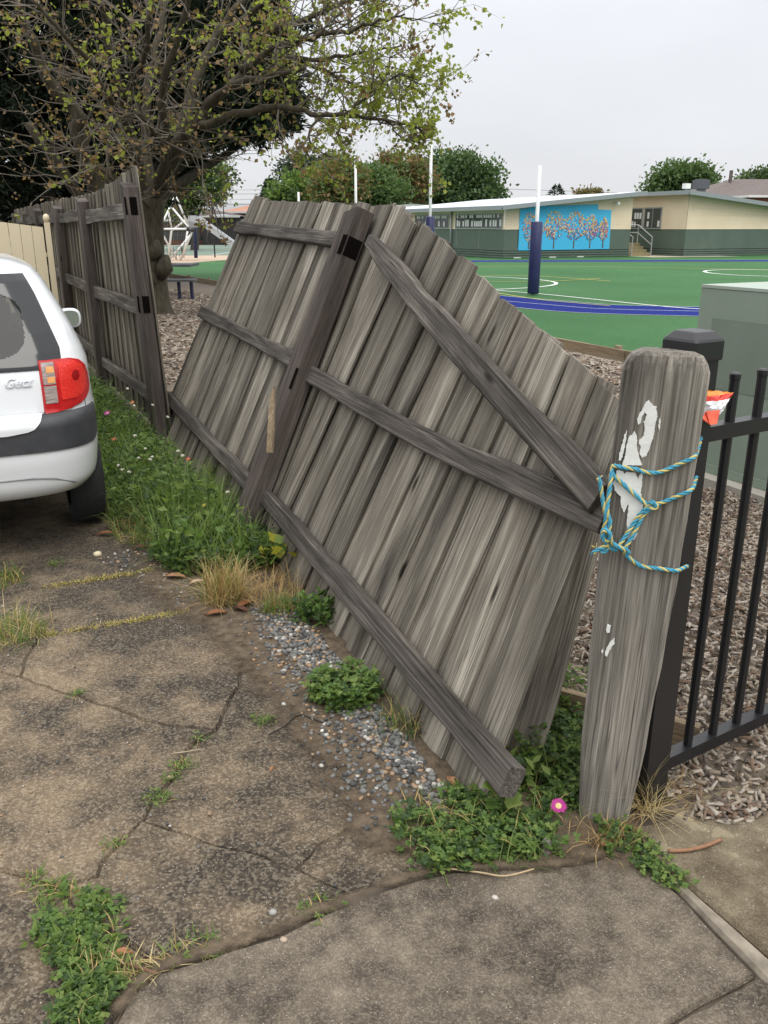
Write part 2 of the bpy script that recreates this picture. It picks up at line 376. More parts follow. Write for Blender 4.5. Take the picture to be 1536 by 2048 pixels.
# far driveway under and beyond the car
mb = MB(); mb.poly([(x, y, -.004) for x, y in [n['a1'], (-1.9, 5.3), (-5.4, 13.2), (-9, 13.2), (-5, 3.5), n['a0']]]); mb.build('slab', M['drive'], drv)
sheet('crack_soil', [(-9, 13), (-5, 1), (-1.5, .8), (1.5, .8), (2.5, 1.6), (1.6, 2.3), (.2, 2.0), (-.7, 4.4), (-4, 12.5)], -.013, M['soil'])
# --- footpath, its edge strip and the path to the gate
fp = tag(bpy.data.objects.new('footpath', None), kind='structure'); COL.objects.link(fp)
fe = gp([(219, 2060), (255, 1992), (319, 1945), (456, 1899), (560, 1868), (650, 1825), (806, 1766), (909, 1741), (1077, 1735), (1169, 1727), (1262, 1690)])
st = gp([(1268, 1700), (1282, 1725), (1371, 1800), (1515, 1950)]); jn = gp([(1336, 2048)])
slab_mesh([*fe, *st, jn[0], (.55, .9), (-.7, .9)], .004, .1, .004, .004, rough_edge=.008).build('slab', M['path'], fp)
slab_mesh([st[3], (1.6, .9), (.55, .9), jn[0]], .002, .1, .004, .003, rough_edge=.008).build('slab', M['path'], fp)
sR = gp([(1262, 1660), (1290, 1710), (1377, 1777), (1536, 1915), (1700, 2060)])
slab_mesh([*st[:1], *gp([(1371, 1800), (1515, 1950), (1690, 2130)]), *sR[::-1]], .008, .1, .003, .002, rough_edge=.006).build('edge_strip', simple('pale_concrete', (.12, .10, .075), (.29, .25, .195), 16, .95, .5), fp)
gpth = gp([(1330, 1641), (1400, 1592), (1536, 1552), (1750, 1490), (2100, 1400)])
slab_mesh([sR[0], *gpth, (3.2, 1.4), sR[4], sR[3], sR[2], sR[1]], .010, .1, .004, .004, rough_edge=.010).build('slab', M['gatepath'], fp)
# --- soil strip under the fence, mulch bed behind it
soil = sheet('soil_strip', [(-6.2, 13.5), (-2.6, 6.4), (-1.9, 4.9), n['a1'], n['g0'], n['g1'], n['g2'], n['g3'], n['g4'], n['g5'], (.1, 1.75), (.7, 1.78), (.85, 1.95), (.95, 2.3), (-.3, 4.6), (-1.5, 7.1), (-4.6, 13.8)], -.009, M['soil'])
def dirtmat():
    m, t, b = newmat('dirt'); b.inputs['Roughness'].default_value = .95; b.inputs['Specular IOR Level'].default_value = .1; v = coords(t)
    n1 = noise(t, v, 24, 6, .65); n2 = noise(t, v, 70, 4, .6); t.links.new(ramp(t, n1, [(.3, (.06, .046, .034)), (.7, (.17, .13, .09))]), b.inputs['Base Color']); bump(t, b, n2, .8, .01)
    at_ = nd(t, 'ShaderNodeAttribute', attribute_name='cover'); a = nd(t, 'ShaderNodeMath', operation='ADD'); t.links.new(at_.outputs['Fac'], a.inputs[0]); n3 = noise(t, v, 11, 7, .7); t.links.new(n3, a.inputs[1])
    t.links.new(ramp(t, a.outputs[0], [(.60, (0, 0, 0)), (.92, (1, 1, 1))]), b.inputs['Alpha']); return m
def dirt_band(name, line, wl, wr, z, cov=.75):
    """loose dirt, thick along its middle and thinning out to nothing"""
    P_ = smooth_path(line, 6); V, F, A_ = [], [], []; k = 9
    for i, p_ in enumerate(P_):
        d = (P_[min(i + 1, len(P_) - 1)] - P_[max(i - 1, 0)]).normalized(); nn = Vector((-d.y, d.x, 0)); e_ = min(1, i / 4, (len(P_) - 1 - i) / 4)
        for j in range(k):
            f = j / (k - 1) * 2 - 1; q_ = p_ + nn * (f * (wl if f > 0 else wr)); V.append((q_.x, q_.y, z)); A_.append((1 - abs(f) ** 1.5) * e_ * cov)
    F = [(i * k + j, i * k + j + 1, (i + 1) * k + j + 1, (i + 1) * k + j) for i in range(len(P_) - 1) for j in range(k - 1)]
    me = bpy.data.meshes.new(name); me.from_pydata(V, [], F); me.materials.append(M['dirt']); at_ = me.attributes.new('cover', 'FLOAT', 'POINT'); at_.data.foreach_set('value', A_)
    return tag(link(name, me), kind='structure')
M['dirt'] = dirtmat()
dirt_band('dirt_strip', [tuple(gnd(*q_).xy) for q_ in ((330, 1090), (420, 1170), (520, 1230), (620, 1320), (720, 1420), (830, 1540), (900, 1660), (900, 1735))], .34, .34, .0045)
dirt_band('dirt_strip', [tuple(gnd(*q_).xy) for q_ in ((210, 2060), (260, 1990), (330, 1938), (456, 1893), (560, 1858), (650, 1818), (806, 1762), (909, 1738), (1077, 1732), (1169, 1722), (1262, 1685))], .022, .03, .012, .42)
dirt_band('dirt_strip', [tuple(gnd(*q_).xy) for q_ in ((860, 1690), (960, 1660), (1080, 1650), (1200, 1650), (1290, 1650))], .25, .22, .0075)
FLINE = [(.72, 2.12), (-.5, 4.6), (-1.6, 6.9), (-3.9, 11.5), (-9, 22), (-13, 31)]
SLP = [(8.5, -.5), (6.4, 4.2), (4.3, 8.4), (3.05, 10.9), (2.31, 12.44), (-.25, 15.9), (-5.12, 26.1), (-7.0, 29.2), (-13, 40)]
mul = sheet('mulch_bed', [*FLINE, (-16, 40), *SLP[::-1], (3, 1.5), (2.2, 2.75), (.9, 2.09)], -.004, M['mulchbed'])

# --- artificial turf, blue running track, painted lines
def turfmat():
    m, t, b = newmat('artificial_turf'); b.inputs['Roughness'].default_value = .85; b.inputs['Specular IOR Level'].default_value = .15
    v = coords(t); n1 = noise(t, v, .25, 4, .5); n2 = noise(t, v, 160, 2, .6); n3 = noise(t, v, 14, 3, .6)
    c = ramp(t, n1, [(.3, (.046, .135, .048)), (.7, (.066, .17, .066))])
    c = mixc(t, .55, c, ramp(t, n2, [(.25, (.45, .45, .45)), (.75, (1.3, 1.3, 1.3))]), 'MULTIPLY'); c = mixc(t, .35, c, ramp(t, n3, [(.3, (.6, .65, .6)), (.7, (1.2, 1.2, 1.2))]), 'MULTIPLY')
    t.links.new(c, b.inputs['Base Color']); bump(t, b, n2, .6, .02); return m
M['turf'] = turfmat()
TZ = .1
sheet('turf_field', [*[(x + .12, y + .05) for x, y in SLP[1:8]], (-9.4, 36), (2, 40.6), (60, 44), (60, -.5), (8.6, -.5)], TZ, M['turf'])
sheet('turf_field', [(-9.4, 36), (-1, 62), (60, 62), (60, 44), (2, 40.6)], TZ, M['turf'])
sheet('playground_surround', [(-40, 33), (-9.4, 36), (-5, 49.7), (-40, 45)], TZ - .01, M['sand'])
sheet('sports_court', [(-40, 45), (-5, 49.7), (-1, 62), (2, 76), (-40, 76)], TZ - .005, M['court'])
lm = simple('court_line', (.55, .56, .55)); 
for a, b in (((-22, 52.3), (-6, 52.8)), ((-22, 60), (-4, 60.4)), ((-14, 48.5), (-17, 74)), ((-9.5, 49.5), (-9, 70))):
    mb = MB(); d = (Vector(b) - Vector(a)).normalized(); nn = Vector((-d.y, d.x)) * .06
    mb.poly([(*(Vector(a) - nn), TZ), (*(Vector(b) - nn), TZ), (*(Vector(b) + nn), TZ), (*(Vector(a) + nn), TZ)]); tag(mb.build('court_line', lm), kind='structure')
def strip(name, path, o0, o1, z, mat):
    mb = MB(); L_ = []; R_ = []
    for i, p_ in enumerate(path):
        d = (path[min(i + 1, len(path) - 1)] - path[max(i - 1, 0)]).normalized(); nn = Vector((-d.y, d.x, 0))
        L_.append((*(p_ + nn * o0).xy, z)); R_.append((*(p_ + nn * o1).xy, z))
    mb.ring_loft([L_, R_], False, False); return tag(mb.build(name, mat), kind='structure')
track = smooth_path([(12.5, 15.6), (8.5, 15.0), (5.59, 15.51), (3.64, 16.15), (2.63, 17.16), (.9, 19.4), (-1.2, 23.0), (-2.6, 27), (-3.2, 33), (-2, 38.5), (2.5, 41.2), (9, 41.9), (20, 42.2), (40, 42.4)])
tb = simple('track_blue', (.013, .022, .14), (.02, .032, .19), 9, 1.0, spec=.05); wl = simple('line_white', (.62, .66, .62), (.74, .77, .74), 30, .8); yl = simple('line_yellow', (.36, .33, .07), (.42, .38, .10), 8, .8)
strip('running_track', track, 0, -1.95, TZ + .004, tb)
for q_ in (.0, -.98, -1.95): strip('track_line', track, q_ + .013, q_ - .013, TZ + .008, wl)
c0 = Vector((1.0, 25.2)); arc = [Vector((c0.x + 3.85 * math.cos(a), c0.y + 3.3 * math.sin(a), 0)) for a in [R(-100 + 200 * i / 40) for i in range(41)]]
strip('field_line', arc, .05, -.05, TZ + .008, wl)
strip('field_line', smooth_path([tuple(gnd(x, y, TZ).xy) for x, y in ((900, 568), (985, 580), (1100, 590), (1335, 614), (1450, 620))], 4), .04, -.04, TZ + .008, wl)
strip('field_line', smooth_path([tuple(gnd(x, y, TZ).xy) for x, y in ((930, 575), (1060, 597), (1160, 607), (1220, 612))], 4), .035, -.035, TZ + .0082, yl)
strip('field_line', smooth_path([tuple(gnd(x, y, TZ).xy) for x, y in ((930, 551), (1081, 553), (1220, 562.5))], 4), .045, -.045, TZ + .008, yl)
strip('field_line', smooth_path([tuple(gnd(x, y, TZ).xy) for x, y in ((930, 563), (1090, 563), (1200, 557))], 4), .04, -.04, TZ + .0084, yl)
c1 = gnd(1530, 546, TZ); strip('field_line', [Vector((c1.x + 1.9 * math.cos(a), c1.y + 2.3 * math.sin(a), 0)) for a in [2 * math.pi * i / 40 for i in range(41)]], .06, -.06, TZ + .008, wl)
strip('field_line', smooth_path([tuple(gnd(x, y, TZ).xy) for x, y in ((880, 534), (1150, 533), (1536, 540))], 4), .05, -.05, TZ + .008, yl)

# ================================================================== timber edging
ed = thing('timber_edging', 'low timber sleeper edging between mulch bed and green turf', 'edging', (2.31, 12.44, 0))
for i in range(1, len(SLP) - 1):
    a, b = Vector((*SLP[i], 0)), Vector((*SLP[i + 1], 0)); k = max(1, round((b - a).length / 2.4))
    for j in range(k):
        p0, p1 = a.lerp(b, j / k) + Vector((0, 0, .045)), a.lerp(b, (j + 1) / k - .004) + Vector((0, 0, .045)); d = (p1 - p0).normalized()
        board('sleeper', ed, M['sleeper'], p0, p1, .17, .05, Vector((0, 0, 1)).cross(d), 2, .003)
        board('stake', ed, M['sleeper'], p0.lerp(p1, .12) + Vector((-d.y, d.x, 0)) * -.055 + Vector((0, 0, -.1)), p0.lerp(p1, .12) + Vector((-d.y, d.x, 0)) * -.055 + Vector((0, 0, .12)), .1, .05, Vector((-d.y, d.x, 0)), 1, .002)
# short piece of edging by the end post
eb = thing('garden_board', 'short timber board edging the mulch behind the end post', 'edging', (.62, 2.55, 0))
board('board', eb, M['sleeper'], (.18, 2.85, .05), (1.0, 2.36, .05), .14, .03, (.5, .86, 0), 2, .003)

# ================================================================== leaning paling fence
LEAN = R(23); 
class Panel:
    def __init__(s, o, e_, lean): s.o = Vector(o); s.u = (Vector(e_) - s.o).normalized(); s.h = Vector((-s.u.y, s.u.x, 0)); s.h = s.h if s.h.x > 0 else -s.h; s.lean = lean
    def fr(s, u):
        th = s.lean(u); v = s.h * math.sin(th) + Vector((0, 0, math.cos(th))); return v, -(s.h * math.cos(th) - Vector((0, 0, math.sin(th))))
    def pt(s, u, v, w=0.0):      # w: towards the driveway
        a, n_ = s.fr(u); return s.o + s.u * u + a * v + n_ * w
def lerp_tab(x, tab):
    if x <= tab[0][0]: return tab[0][1]
    for (a, b), (c, d) in zip(tab, tab[1:]):
        if x <= c: return b + (d - b) * (x - a) / (c - a)
    return tab[-1][1]
def palings(parent, pn, ub, ue, width, topv, slope, botv, mat, holes=(), wv=.15, rake=0.0):
    u = ub; i = 0; rr = random.Random(5); cnt = round((ue - ub) / width); ws = [(1.2 if k_ % 2 else .8) * rr.uniform(1 - wv, 1 + wv) for k_ in range(cnt)]; ws = [x * (ue - ub) / sum(ws) for x in ws]
    for w in ws:
        uc = u + w / 2; sl = slope(uc); tv = topv(uc) + rr.uniform(-.012, .014); bv = botv(uc) + rr.uniform(-.02, .02)
        off = -.006 - (.014 if i % 2 == 0 else 0.0) - rr.uniform(0, .004); lean = rr.uniform(-.006, .006)
        if not any(a < uc < b for a, b in holes):
            p0 = pn.pt(uc + sl * bv, bv, off); p1 = pn.pt(uc + sl * tv + lean, tv, off + rr.uniform(-.006, .004)); _, n_ = pn.fr(uc)
            n_ = n_ + pn.u * rr.uniform(-.06, .06)
            board('paling', parent, mat, p0, p1, w + (.07 if i % 2 == 0 else .012), .013, n_, 5, .003, rr.uniform(-.006, .006), rr.uniform(-.015, .015), (-rake - sl if rake else 0.0) * w + rr.uniform(-.012, .012))
        u += w; i += 1
# near panel, raked down towards the footpath
p1 = Panel((-.42, 3.73, 0), (.25, 2.17, 0), lambda u: LEAN)
f1 = thing('leaning_fence', 'near leaning weathered paling fence panel with sloping top rail, tied to end post', 'fence', (-.1, 3.0, 0))
top1 = [(-.45, 1.84), (-.05, 1.74), (.29, 1.65), (.59, 1.555), (.83, 1.485), (1.04, 1.42), (1.23, 1.36), (1.4, 1.31), (1.64, 1.24), (1.8, 1.2)]
sl1 = lambda u: lerp_tab(u, [(-.7, .17), (.5, .13), (1.2, .02), (1.8, -.09)])
palings(f1, p1, -.74, 1.76, .128, lambda u: lerp_tab(u + sl1(u) * 1.5, top1), sl1, lambda u: -.01, M['paling'], rake=-.28)
# rails of the near panel
def rail(parent, pn, a, b, w, t, wofs, **k):
    (u0, v0), (u1, v1) = a, b; _, n_ = pn.fr((u0 + u1) / 2)
    return board('rail', parent, M['rail'], pn.pt(u0, v0, wofs), pn.pt(u1, v1, wofs), w, t, n_, 9, .006, cham=.007, **k)
rail(f1, p1, (-.755, .25), (1.885, .16), .085, .06, .034, bowx=.006)
rail(f1, p1, (-.70, .945), (1.82, .93), .088, .045, .03, bowx=-.032)
rail(f1, p1, (-.50, 1.66), (1.79, .972), .100, .05, .052, bowx=-.014, prof=lambda f: 1.0 + .15 * math.sin(f * 14) * .4 - (.3 if f < .03 else 0))
# loose palings
lp = thing('loose_paling', 'loose grey paling hanging behind the fence beside the end post', 'paling', (.6, 2.5, 0))
_a, _b = at(1045, 1505, 2.36), at(1192, 985, 2.72); board('plank', lp, M['paling'], _a, _b, .125, .014, (-.35, -.85, .4), 4, .003)
lp = thing('loose_paling', 'narrow paling poking up behind the middle fence post top', 'paling', (-.1, 4.9, 0))
board('plank', lp, M['paling'], at(700, 720, 4.75), at(785, 408, 4.98), .075, .014, (-.85, -.4, .35), 4, .003)
# far leaning panel
p2 = Panel((-1.77, 6.6, 0), (-.68, 4.3, 0), lambda u: R(25.0 - 1.2 * u / 2.3))
f2 = thing('leaning_fence', 'far leaning paling fence panel torn off the upright post beside the tree', 'fence', (-1.2, 5.4, 0))
sl2 = lambda u: lerp_tab(u, [(-.3, .10), (.6, .07), (2.4, .05)])
palings(f2, p2, -.26, 2.62, .135, lambda u: lerp_tab(u, [(-.3, 2.02), (2.6, 1.87)]), sl2, lambda u: .04, M['paling'])
rail(f2, p2, (-.14, .35), (2.36, .25), .085, .055, .034)
rail(f2, p2, (-.12, 1.07), (2.36, .978), .085, .045, .028)
rail(f2, p2, (.0, 1.762), (2.36, 1.675), .085, .045, .028, prof=lambda f: 1.0 + .08 * math.sin(f * 21))
# split paling sticking out of the far panel
sp_ = thing('paling_splinter', 'pointed broken paling splinter standing against the far leaning panel', 'splinter', (-.75, 4.75, .7))
def spl(mb):
    a, b = at(540, 905, 4.30), at(546, 773, 4.42); n_ = Vector((-.75, -.6, .2)).normalized(); x = Vector((.95, -.3, 0)).normalized()
    mb.ring_loft([[a - x * .016 + n_ * .006, a + x * .016 + n_ * .006, a + x * .016 - n_ * .006, a - x * .016 - n_ * .006],
                  [a.lerp(b, .75) - x * .013 + n_ * .006, a.lerp(b, .75) + x * .012 + n_ * .006, a.lerp(b, .75) + x * .012 - n_ * .006, a.lerp(b, .75) - x * .013 - n_ * .006],
                  [b + x * .004 + n_ * .004, b + x * .010 + n_ * .004, b + x * .010 - n_ * .004, b + x * .004 - n_ * .004]])
one('shard', M['sleeper'], sp_, spl)
# middle post, leaning with both panels
def mortice_shade(parent, c, X, Y, Z, w, h, d):
    """single flat face standing for the shaded bottom of a mortice"""
    mb = MB(); c = Vector(c)
    q_ = lambda a, b, e_: c + X * (a * w / 2) + Z * (b * h / 2) - Y * (e_ * d)
    for s_ in ((-1, -1), (1, -1), (1, 1), (-1, 1)): pass
    mb.quad(q_(-1, -1, 1), q_(1, -1, 1), q_(1, 1, 1), q_(-1, 1, 1))
    return mb
B0 = Vector((-.828, 4.381, -.1)); pv = Vector((.91, .41, 0)); vdir = (pv * math.sin(R(23.3)) + Vector((0, 0, math.cos(R(23.3))))); nB = -(pv * math.cos(R(23.3)) - Vector((0, 0, math.sin(R(23.3)))))
fpB = thing('fence_post', 'thick leaning fence post between the two broken panels', 'post', (-.78, 4.42, 0))
BT = B0 + vdir * 1.94
board('shaft', fpB, M['post'], B0, BT, .175, .10, nB, 8, .004, cham=.008, skew1=-.03)
uB = Vector((.41, -.91, 0))
def mort_box(parent, c, w, h, mat=None):
    mb = MB(); mb.box(c + nB * -.0005, w, .004, h, (uB, nB, vdir)); return mb.build('mortice_shade', mat or simple('mortice_shade_black', (.006, .005, .004), None, rough=1), parent)
dk = simple('mortice_shade_black', (.006, .005, .0045), None, rough=1, spec=0)  # flat plates on the post faces: shade of the holes put into the colour
one('mortice_shade', dk, fpB, lambda mb: mb.box(B0 + vdir * 1.755 + uB * .062 + nB * .0515, .05, .004, .10, (uB, nB, vdir)))
one('mortice_shade', dk, fpB, lambda mb: mb.box(B0 + vdir * 1.755 + uB * .0855 + nB * .0, .004, .08, .10, (uB, nB, vdir)))
one('mortice_shade', dk, fpB, lambda mb: mb.box(B0 + vdir * 1.03 + uB * .072 + nB * .0515, .03, .004, .115, (uB, nB, vdir)))
# ---- upright section
C0 = Vector((-1.69, 6.6, 0)); ud = Vector((-.44, .898, 0)).normalized(); hd = Vector((.898, .44, 0))   # hd: to the school side
fu = thing('paling_fence', 'upright weathered paling fence running from broken post back past the gate', 'fence', C0)
posts = [(C0, -.085, 1.90), (Vector((-2.86, 8.9, 0)), -.02, 1.86), (Vector((-3.96, 11.2, 0)), .0, 1.84), (Vector((-5.1, 13.55, 0)), .0, 1.85), (Vector((-6.2, 15.85, 0)), 0, 1.84), (Vector((-7.3, 18.1, 0)), 0, 1.84)]
for i, (b, ln, h_) in enumerate(posts):
    b0 = b - hd * .06 + Vector((0, 0, -.1)); t0 = b - hd * .06 + Vector((0, 0, h_)) + Vector((1, 0, 0)) * (ln) 
    board('post', fu, M['post'], b0, t0, .165, .10, -hd, 6, .004, cham=.008, skew1=.04)
for i in range(len(posts) - 1):
    (a, la, ha), (b, lb, hb) = posts[i], posts[i + 1]
    for z0, z1, w in ((.33, .30, .10), (1.02, 1.0, .11), (1.73, 1.70, .12)):
        board('rail', fu, M['rail'], a + Vector((la * z0 / 1.9, 0, z0)) - hd * .04, b + Vector((lb * z1 / 1.9, 0, z1)) - hd * .04, w, .045, -hd, 5, .012 if z0 > 1.5 else .005, cham=.006)
rr = random.Random(11); s_ = -.10; tot = 13.2; i = 0
while s_ < tot:
    w = rr.uniform(.12, .15); base = C0 + ud * (s_ + w / 2); ln = -.10 * max(0, 1 - s_ / 2.6)
    tz = 1.93 + .09 * max(0, 1 - s_ / 1.9) + rr.uniform(-.015, .015)
    p0 = base + Vector((0, 0, .02)) + hd * (.004 + (.014 if i % 2 else 0)); p1_ = base + Vector((ln, 0, tz)) + hd * (.004 + (.014 if i % 2 else 0))
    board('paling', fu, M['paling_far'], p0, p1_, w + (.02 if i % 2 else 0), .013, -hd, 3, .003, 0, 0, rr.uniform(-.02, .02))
    s_ += w; i += 1
# empty mortices of the broken-off post, their inner shade painted as near-black plates
lv = lambda z: C0 - hd * .06 + Vector((-.085 * (z + .1) / 2.0, 0, z))
for z, hh in ((1.755, .12), (1.07, .12)):
    one('mortice_shade', dk, fu, lambda mb: mb.box(lv(z) - hd * .051 - ud * .06, .05, .004, hh, (-ud, -hd, Vector((-.0425, 0, 1)).normalized())))
    one('mortice_shade', dk, fu, lambda mb: mb.box(lv(z) - ud * .084, .05, .004, hh, (hd, -ud, Vector((-.0425, 0, 1)).normalized())))

# ================================================================== end post with flaking paint
ep = thing('end_post', 'weathered grey end post with rounded top and flaking white paint', 'post', (.63, 2.06, 0))
Z1 = Vector((0, 0, 1)); nA = Vector((-.26, -.965, 0)).normalized(); xA = Vector((-nA.y, nA.x, 0)); xA = xA if xA.x > 0 else -xA
PB = gnd(1205, 1645) ; PT = on_plane(1338, 705, PB + Vector((0, .03, 0)), nA)      # front-face centre line, foot and top
axA = (PT - PB).normalized(); LA = (PT - PB).length
wtab = [(0, .135), (.06, .15), (.18, .172), (.5, .198), (.8, .203), (.95, .203), (1.0, .20)]
nFp = xA.cross(axA).normalized(); nFp = nFp if nFp.dot(nA) > 0 else -nFp
def endpost(mb):
    rings = []
    rr = random.Random(3)
    prof = [(-.12, 1)] + [(i / 16, 1) for i in range(15)] + [(.945, 1), (.965, .985), (.98, .93), (.992, .82), (1.0, .6)]
    for f, k in prof:
        c = PB + axA * (f * LA); hw = lerp_tab(f, wtab) / 2 * k + rr.uniform(-.002, .002); d = .12 * (1 if k == 1 else (.5 + .5 * k))
        dz = 0.0
        loc = [(-hw, .012), (-hw + .012, 0), (-hw * .3, -.002), (hw * .3, -.001), (hw - .014, 0), (hw, .014), (hw, d - .01), (hw - .01, d), (-hw + .01, d), (-hw, d - .01)]
        rings.append([c + xA * x - nFp * (y + (1 - k) * .03) for x, y in loc])
    mb.ring_loft(rings)
mb = MB(); endpost(mb)
nF = xA.cross(axA).normalized(); nF = nF if nF.dot(nA) > 0 else -nF; Yv = -nF; xO = (xA - axA * xA.dot(axA)).normalized(); mwA = Matrix(((xO.x, Yv.x, axA.x, PB.x), (xO.y, Yv.y, axA.y, PB.y), (xO.z, Yv.z, axA.z, PB.z), (0, 0, 0, 1)))
inv = mwA.inverted(); mb.v = [tuple(inv @ Vector(v)) for v in mb.v]; link('shaft', mb.mesh('shaft', M['endpost'], False), ep, mwA)
nF = xA.cross(axA).normalized(); nF = nF if nF.dot(nA) > 0 else -nF       # true face normal
def flake(name, pts, mat, lift=.0045):
    """paint film: traced outline laid on the post face, about a millimetre thick"""
    P = [on_plane(1150 + x / 4.6545, 780 + y / 4.6545, PB + nF * lift, nF) for x, y in pts]
    # ragged edge
    Q = []
    for i in range(len(P)):
        a, b = P[i], P[(i + 1) % len(P)]; k = max(1, int((b - a).length / .004))
        for j in range(k):
            q_ = a.lerp(b, j / k); Q.append(q_ + (xA * random.uniform(-1, 1) + axA * random.uniform(-1, 1)) * .0011)
    mb = MB(); mb.ring_loft([[q_ - nF * .0035 for q_ in Q], Q]); return mb.build(name, mat, ep)
pw = simple('flaking_white_paint', (.66, .66, .63), (.76, .76, .73), 40, .7, .3)
flake('paint_patch', [(690, 95), (725, 150), (757, 155), (768, 230), (748, 330), (738, 420), (715, 480), (690, 560), (665, 610), (625, 635), (600, 590), (612, 520), (590, 500), (600, 470), (640, 420), (650, 360), (640, 300), (672, 230), (650, 205), (620, 260), (615, 310), (588, 322), (580, 270), (600, 215), (640, 165), (660, 115)], pw)
flake('paint_patch', [(480, 370), (487, 390), (470, 480), (455, 580), (430, 650), (408, 655), (415, 590), (440, 500), (462, 420)], pw)
flake('paint_patch', [(553, 378), (580, 440), (575, 520), (590, 600), (612, 660), (625, 700), (440, 700), (470, 610), (480, 520), (505, 430), (530, 420)], pw)
flake('paint_patch', [(390, 745), (450, 755), (460, 790), (480, 765), (560, 775), (590, 830), (610, 770), (628, 790), (622, 900), (612, 960), (640, 1060), (620, 1130), (570, 1210), (545, 1280), (490, 1300), (478, 1240), (490, 1170), (500, 1060), (480, 1090), (455, 1140), (430, 1080), (425, 990), (370, 935), (355, 870), (385, 800)], pw)
flake('paint_patch', [(575, 1290), (580, 1340), (550, 1395), (490, 1402), (485, 1370), (515, 1310), (545, 1295)], pw)
flake('paint_patch', [(788, 262), (796, 290), (790, 350), (780, 380), (777, 330)], pw)
Z8 = lambda L_: [((1000 + x / 2.866 - 1150) * 4.6545, (1250 + y / 2.866 - 780) * 4.6545) for x, y in L_]
flake('paint_patch', Z8([(655, 75), (658, 105), (640, 125), (622, 160), (612, 182), (600, 170), (612, 130), (632, 100)]), pw)
flake('paint_patch', Z8([(618, -5), (634, 5), (628, 45), (612, 48), (608, 20)]), pw)
flake('paint_patch', Z8([(588, 140), (594, 150), (586, 166), (582, 150)]), pw)

# ================================================================== blue and yellow rope
rp_ = thing('rope', 'blue and yellow twisted rope tying the fence rail to the end post', 'rope', PB + axA * .8)
rb, ry = simple('rope_blue', (.05, .27, .40), (.08, .36, .50), 30, .8), simple('rope_yellow', (.52, .43, .14), (.62, .52, .2), 30, .8)
RB_, RY_ = MB(), MB()
def rope(path, rad=.0053, pitch=.042, start=0.0):
    P = [Vector(p_) for p_ in path]; Q = [P[0]]
    sm = smooth_path(P, 10); d = 0; pts = [sm[0]]; acc = [0]
    for a, b in zip(sm, sm[1:]):
        L_ = (b - a).length; k = max(1, int(L_ / .0035))
        for j in range(1, k + 1): pts.append(a.lerp(b, j / k)); acc.append(acc[-1] + L_ / k)
    n_ = (pts[1] - pts[0]).orthogonal().normalized(); strands = [[], [], []]
    for i, p_ in enumerate(pts):
        t_ = (pts[min(i + 1, len(pts) - 1)] - pts[max(i - 1, 0)]).normalized(); n_ = (n_ - t_ * n_.dot(t_)).normalized(); b = t_.cross(n_)
        for k in range(3):
            a = 2 * math.pi * (acc[i] / pitch + k / 3) + start; strands[k].append(p_ + (n_ * math.cos(a) + b * math.sin(a)) * rad * .55)
    for k in range(3): (RY_ if k == 0 else RB_).tube(strands[k], rad * .58, 5)
def zr(pts, lift=.010):      # bearings on the post face
    return [on_plane(1150 + x / 4.6545, 780 + y / 4.6545, PB + nF * (l if l is not None else lift), nF) for x, y, l in [(*p_, None) if len(p_) == 2 else p_ for p_ in pts]]
rope(zr([(350, 720, -.03), (365, 705, .006), (440, 720), (560, 738), (660, 765), (770, 768), (880, 730), (1000, 675), (1110, 625, .006), (1142, 560, -.05), (1172, 440, -.10)]))
rope(zr([(345, 760, .0), (380, 815), (480, 905), (590, 1000), (680, 1070, .014), (730, 1070, .016), (830, 1040), (960, 985), (1080, 930, .006), (1112, 870, -.06), (1130, 805, -.10)]))
rope(zr([(690, 1075, .016), (600, 1165, .012), (530, 1270, .012), (470, 1360, .014), (415, 1440, .02)]))
rope(zr([(730, 1085, .018), (650, 1150, .012), (590, 1250, .012), (530, 1370, .014), (480, 1450, .02), (465, 1480, .02)]))
rope(zr([(215, 818, .035), (235, 870, .035), (262, 1060, .03), (285, 1160, .03), (280, 1260, .028), (255, 1330, .03), (270, 1400, .034), (330, 1440, .03)]))
rope(zr([(352, 715, .0), (340, 800, .012), (312, 1000, .022), (300, 1130, .03), (325, 1230, .03), (310, 1330, .03), (290, 1410, .034), (330, 1470, .03), (390, 1490, .025)]))
rope(zr([(280, 1290, .034), (330, 1360, .04), (300, 1410, .04), (262, 1380, .04), (270, 1310, .045), (320, 1330, .048), (345, 1420, .04), (420, 1465, .03), (480, 1490, .022), (500, 1520, .018)]))
rope(zr([(300, 1380, .036), (380, 1450, .034), (455, 1490, .024), (480, 1540, .014), (560, 1605), (640, 1645), (780, 1662), (900, 1678), (960, 1680, .004), (1010, 1655, -.05), (1045, 1640, -.09)]))
rope(zr([(310, 1440, .034), (260, 1465, .034), (205, 1490, .034), (170, 1515, .034)]))
rope(zr([(320, 1460, .03), (280, 1500, .03), (240, 1510, .03)]))
rope(zr([(690, 1060, .014), (715, 1045, .022), (745, 1060, .022), (755, 1090, .020), (720, 1105, .02), (685, 1095, .016)]), .0056)
for q_ in range(8):
    a = zr([(195, 1470, .034)])[0]; RY_.tube([a, a + Vector((random.uniform(-.012, .004), random.uniform(-.005, .005), random.uniform(-.004, .014)))], .0008, 3)
    a = zr([(168, 1515, .034)])[0]; RB_.tube([a, a + Vector((random.uniform(-.010, .0), random.uniform(-.005, .005), random.uniform(-.008, .006)))], .0008, 3)
    a = zr([(232, 815, .035)])[0]; (RY_ if q_ % 2 else RB_).tube([a, a + Vector((random.uniform(-.004, .008), 0, random.uniform(0, .008)))], .001, 3)
RB_.build('blue_strand', rb, rp_, True); RY_.build('yellow_strand', ry, rp_, True)

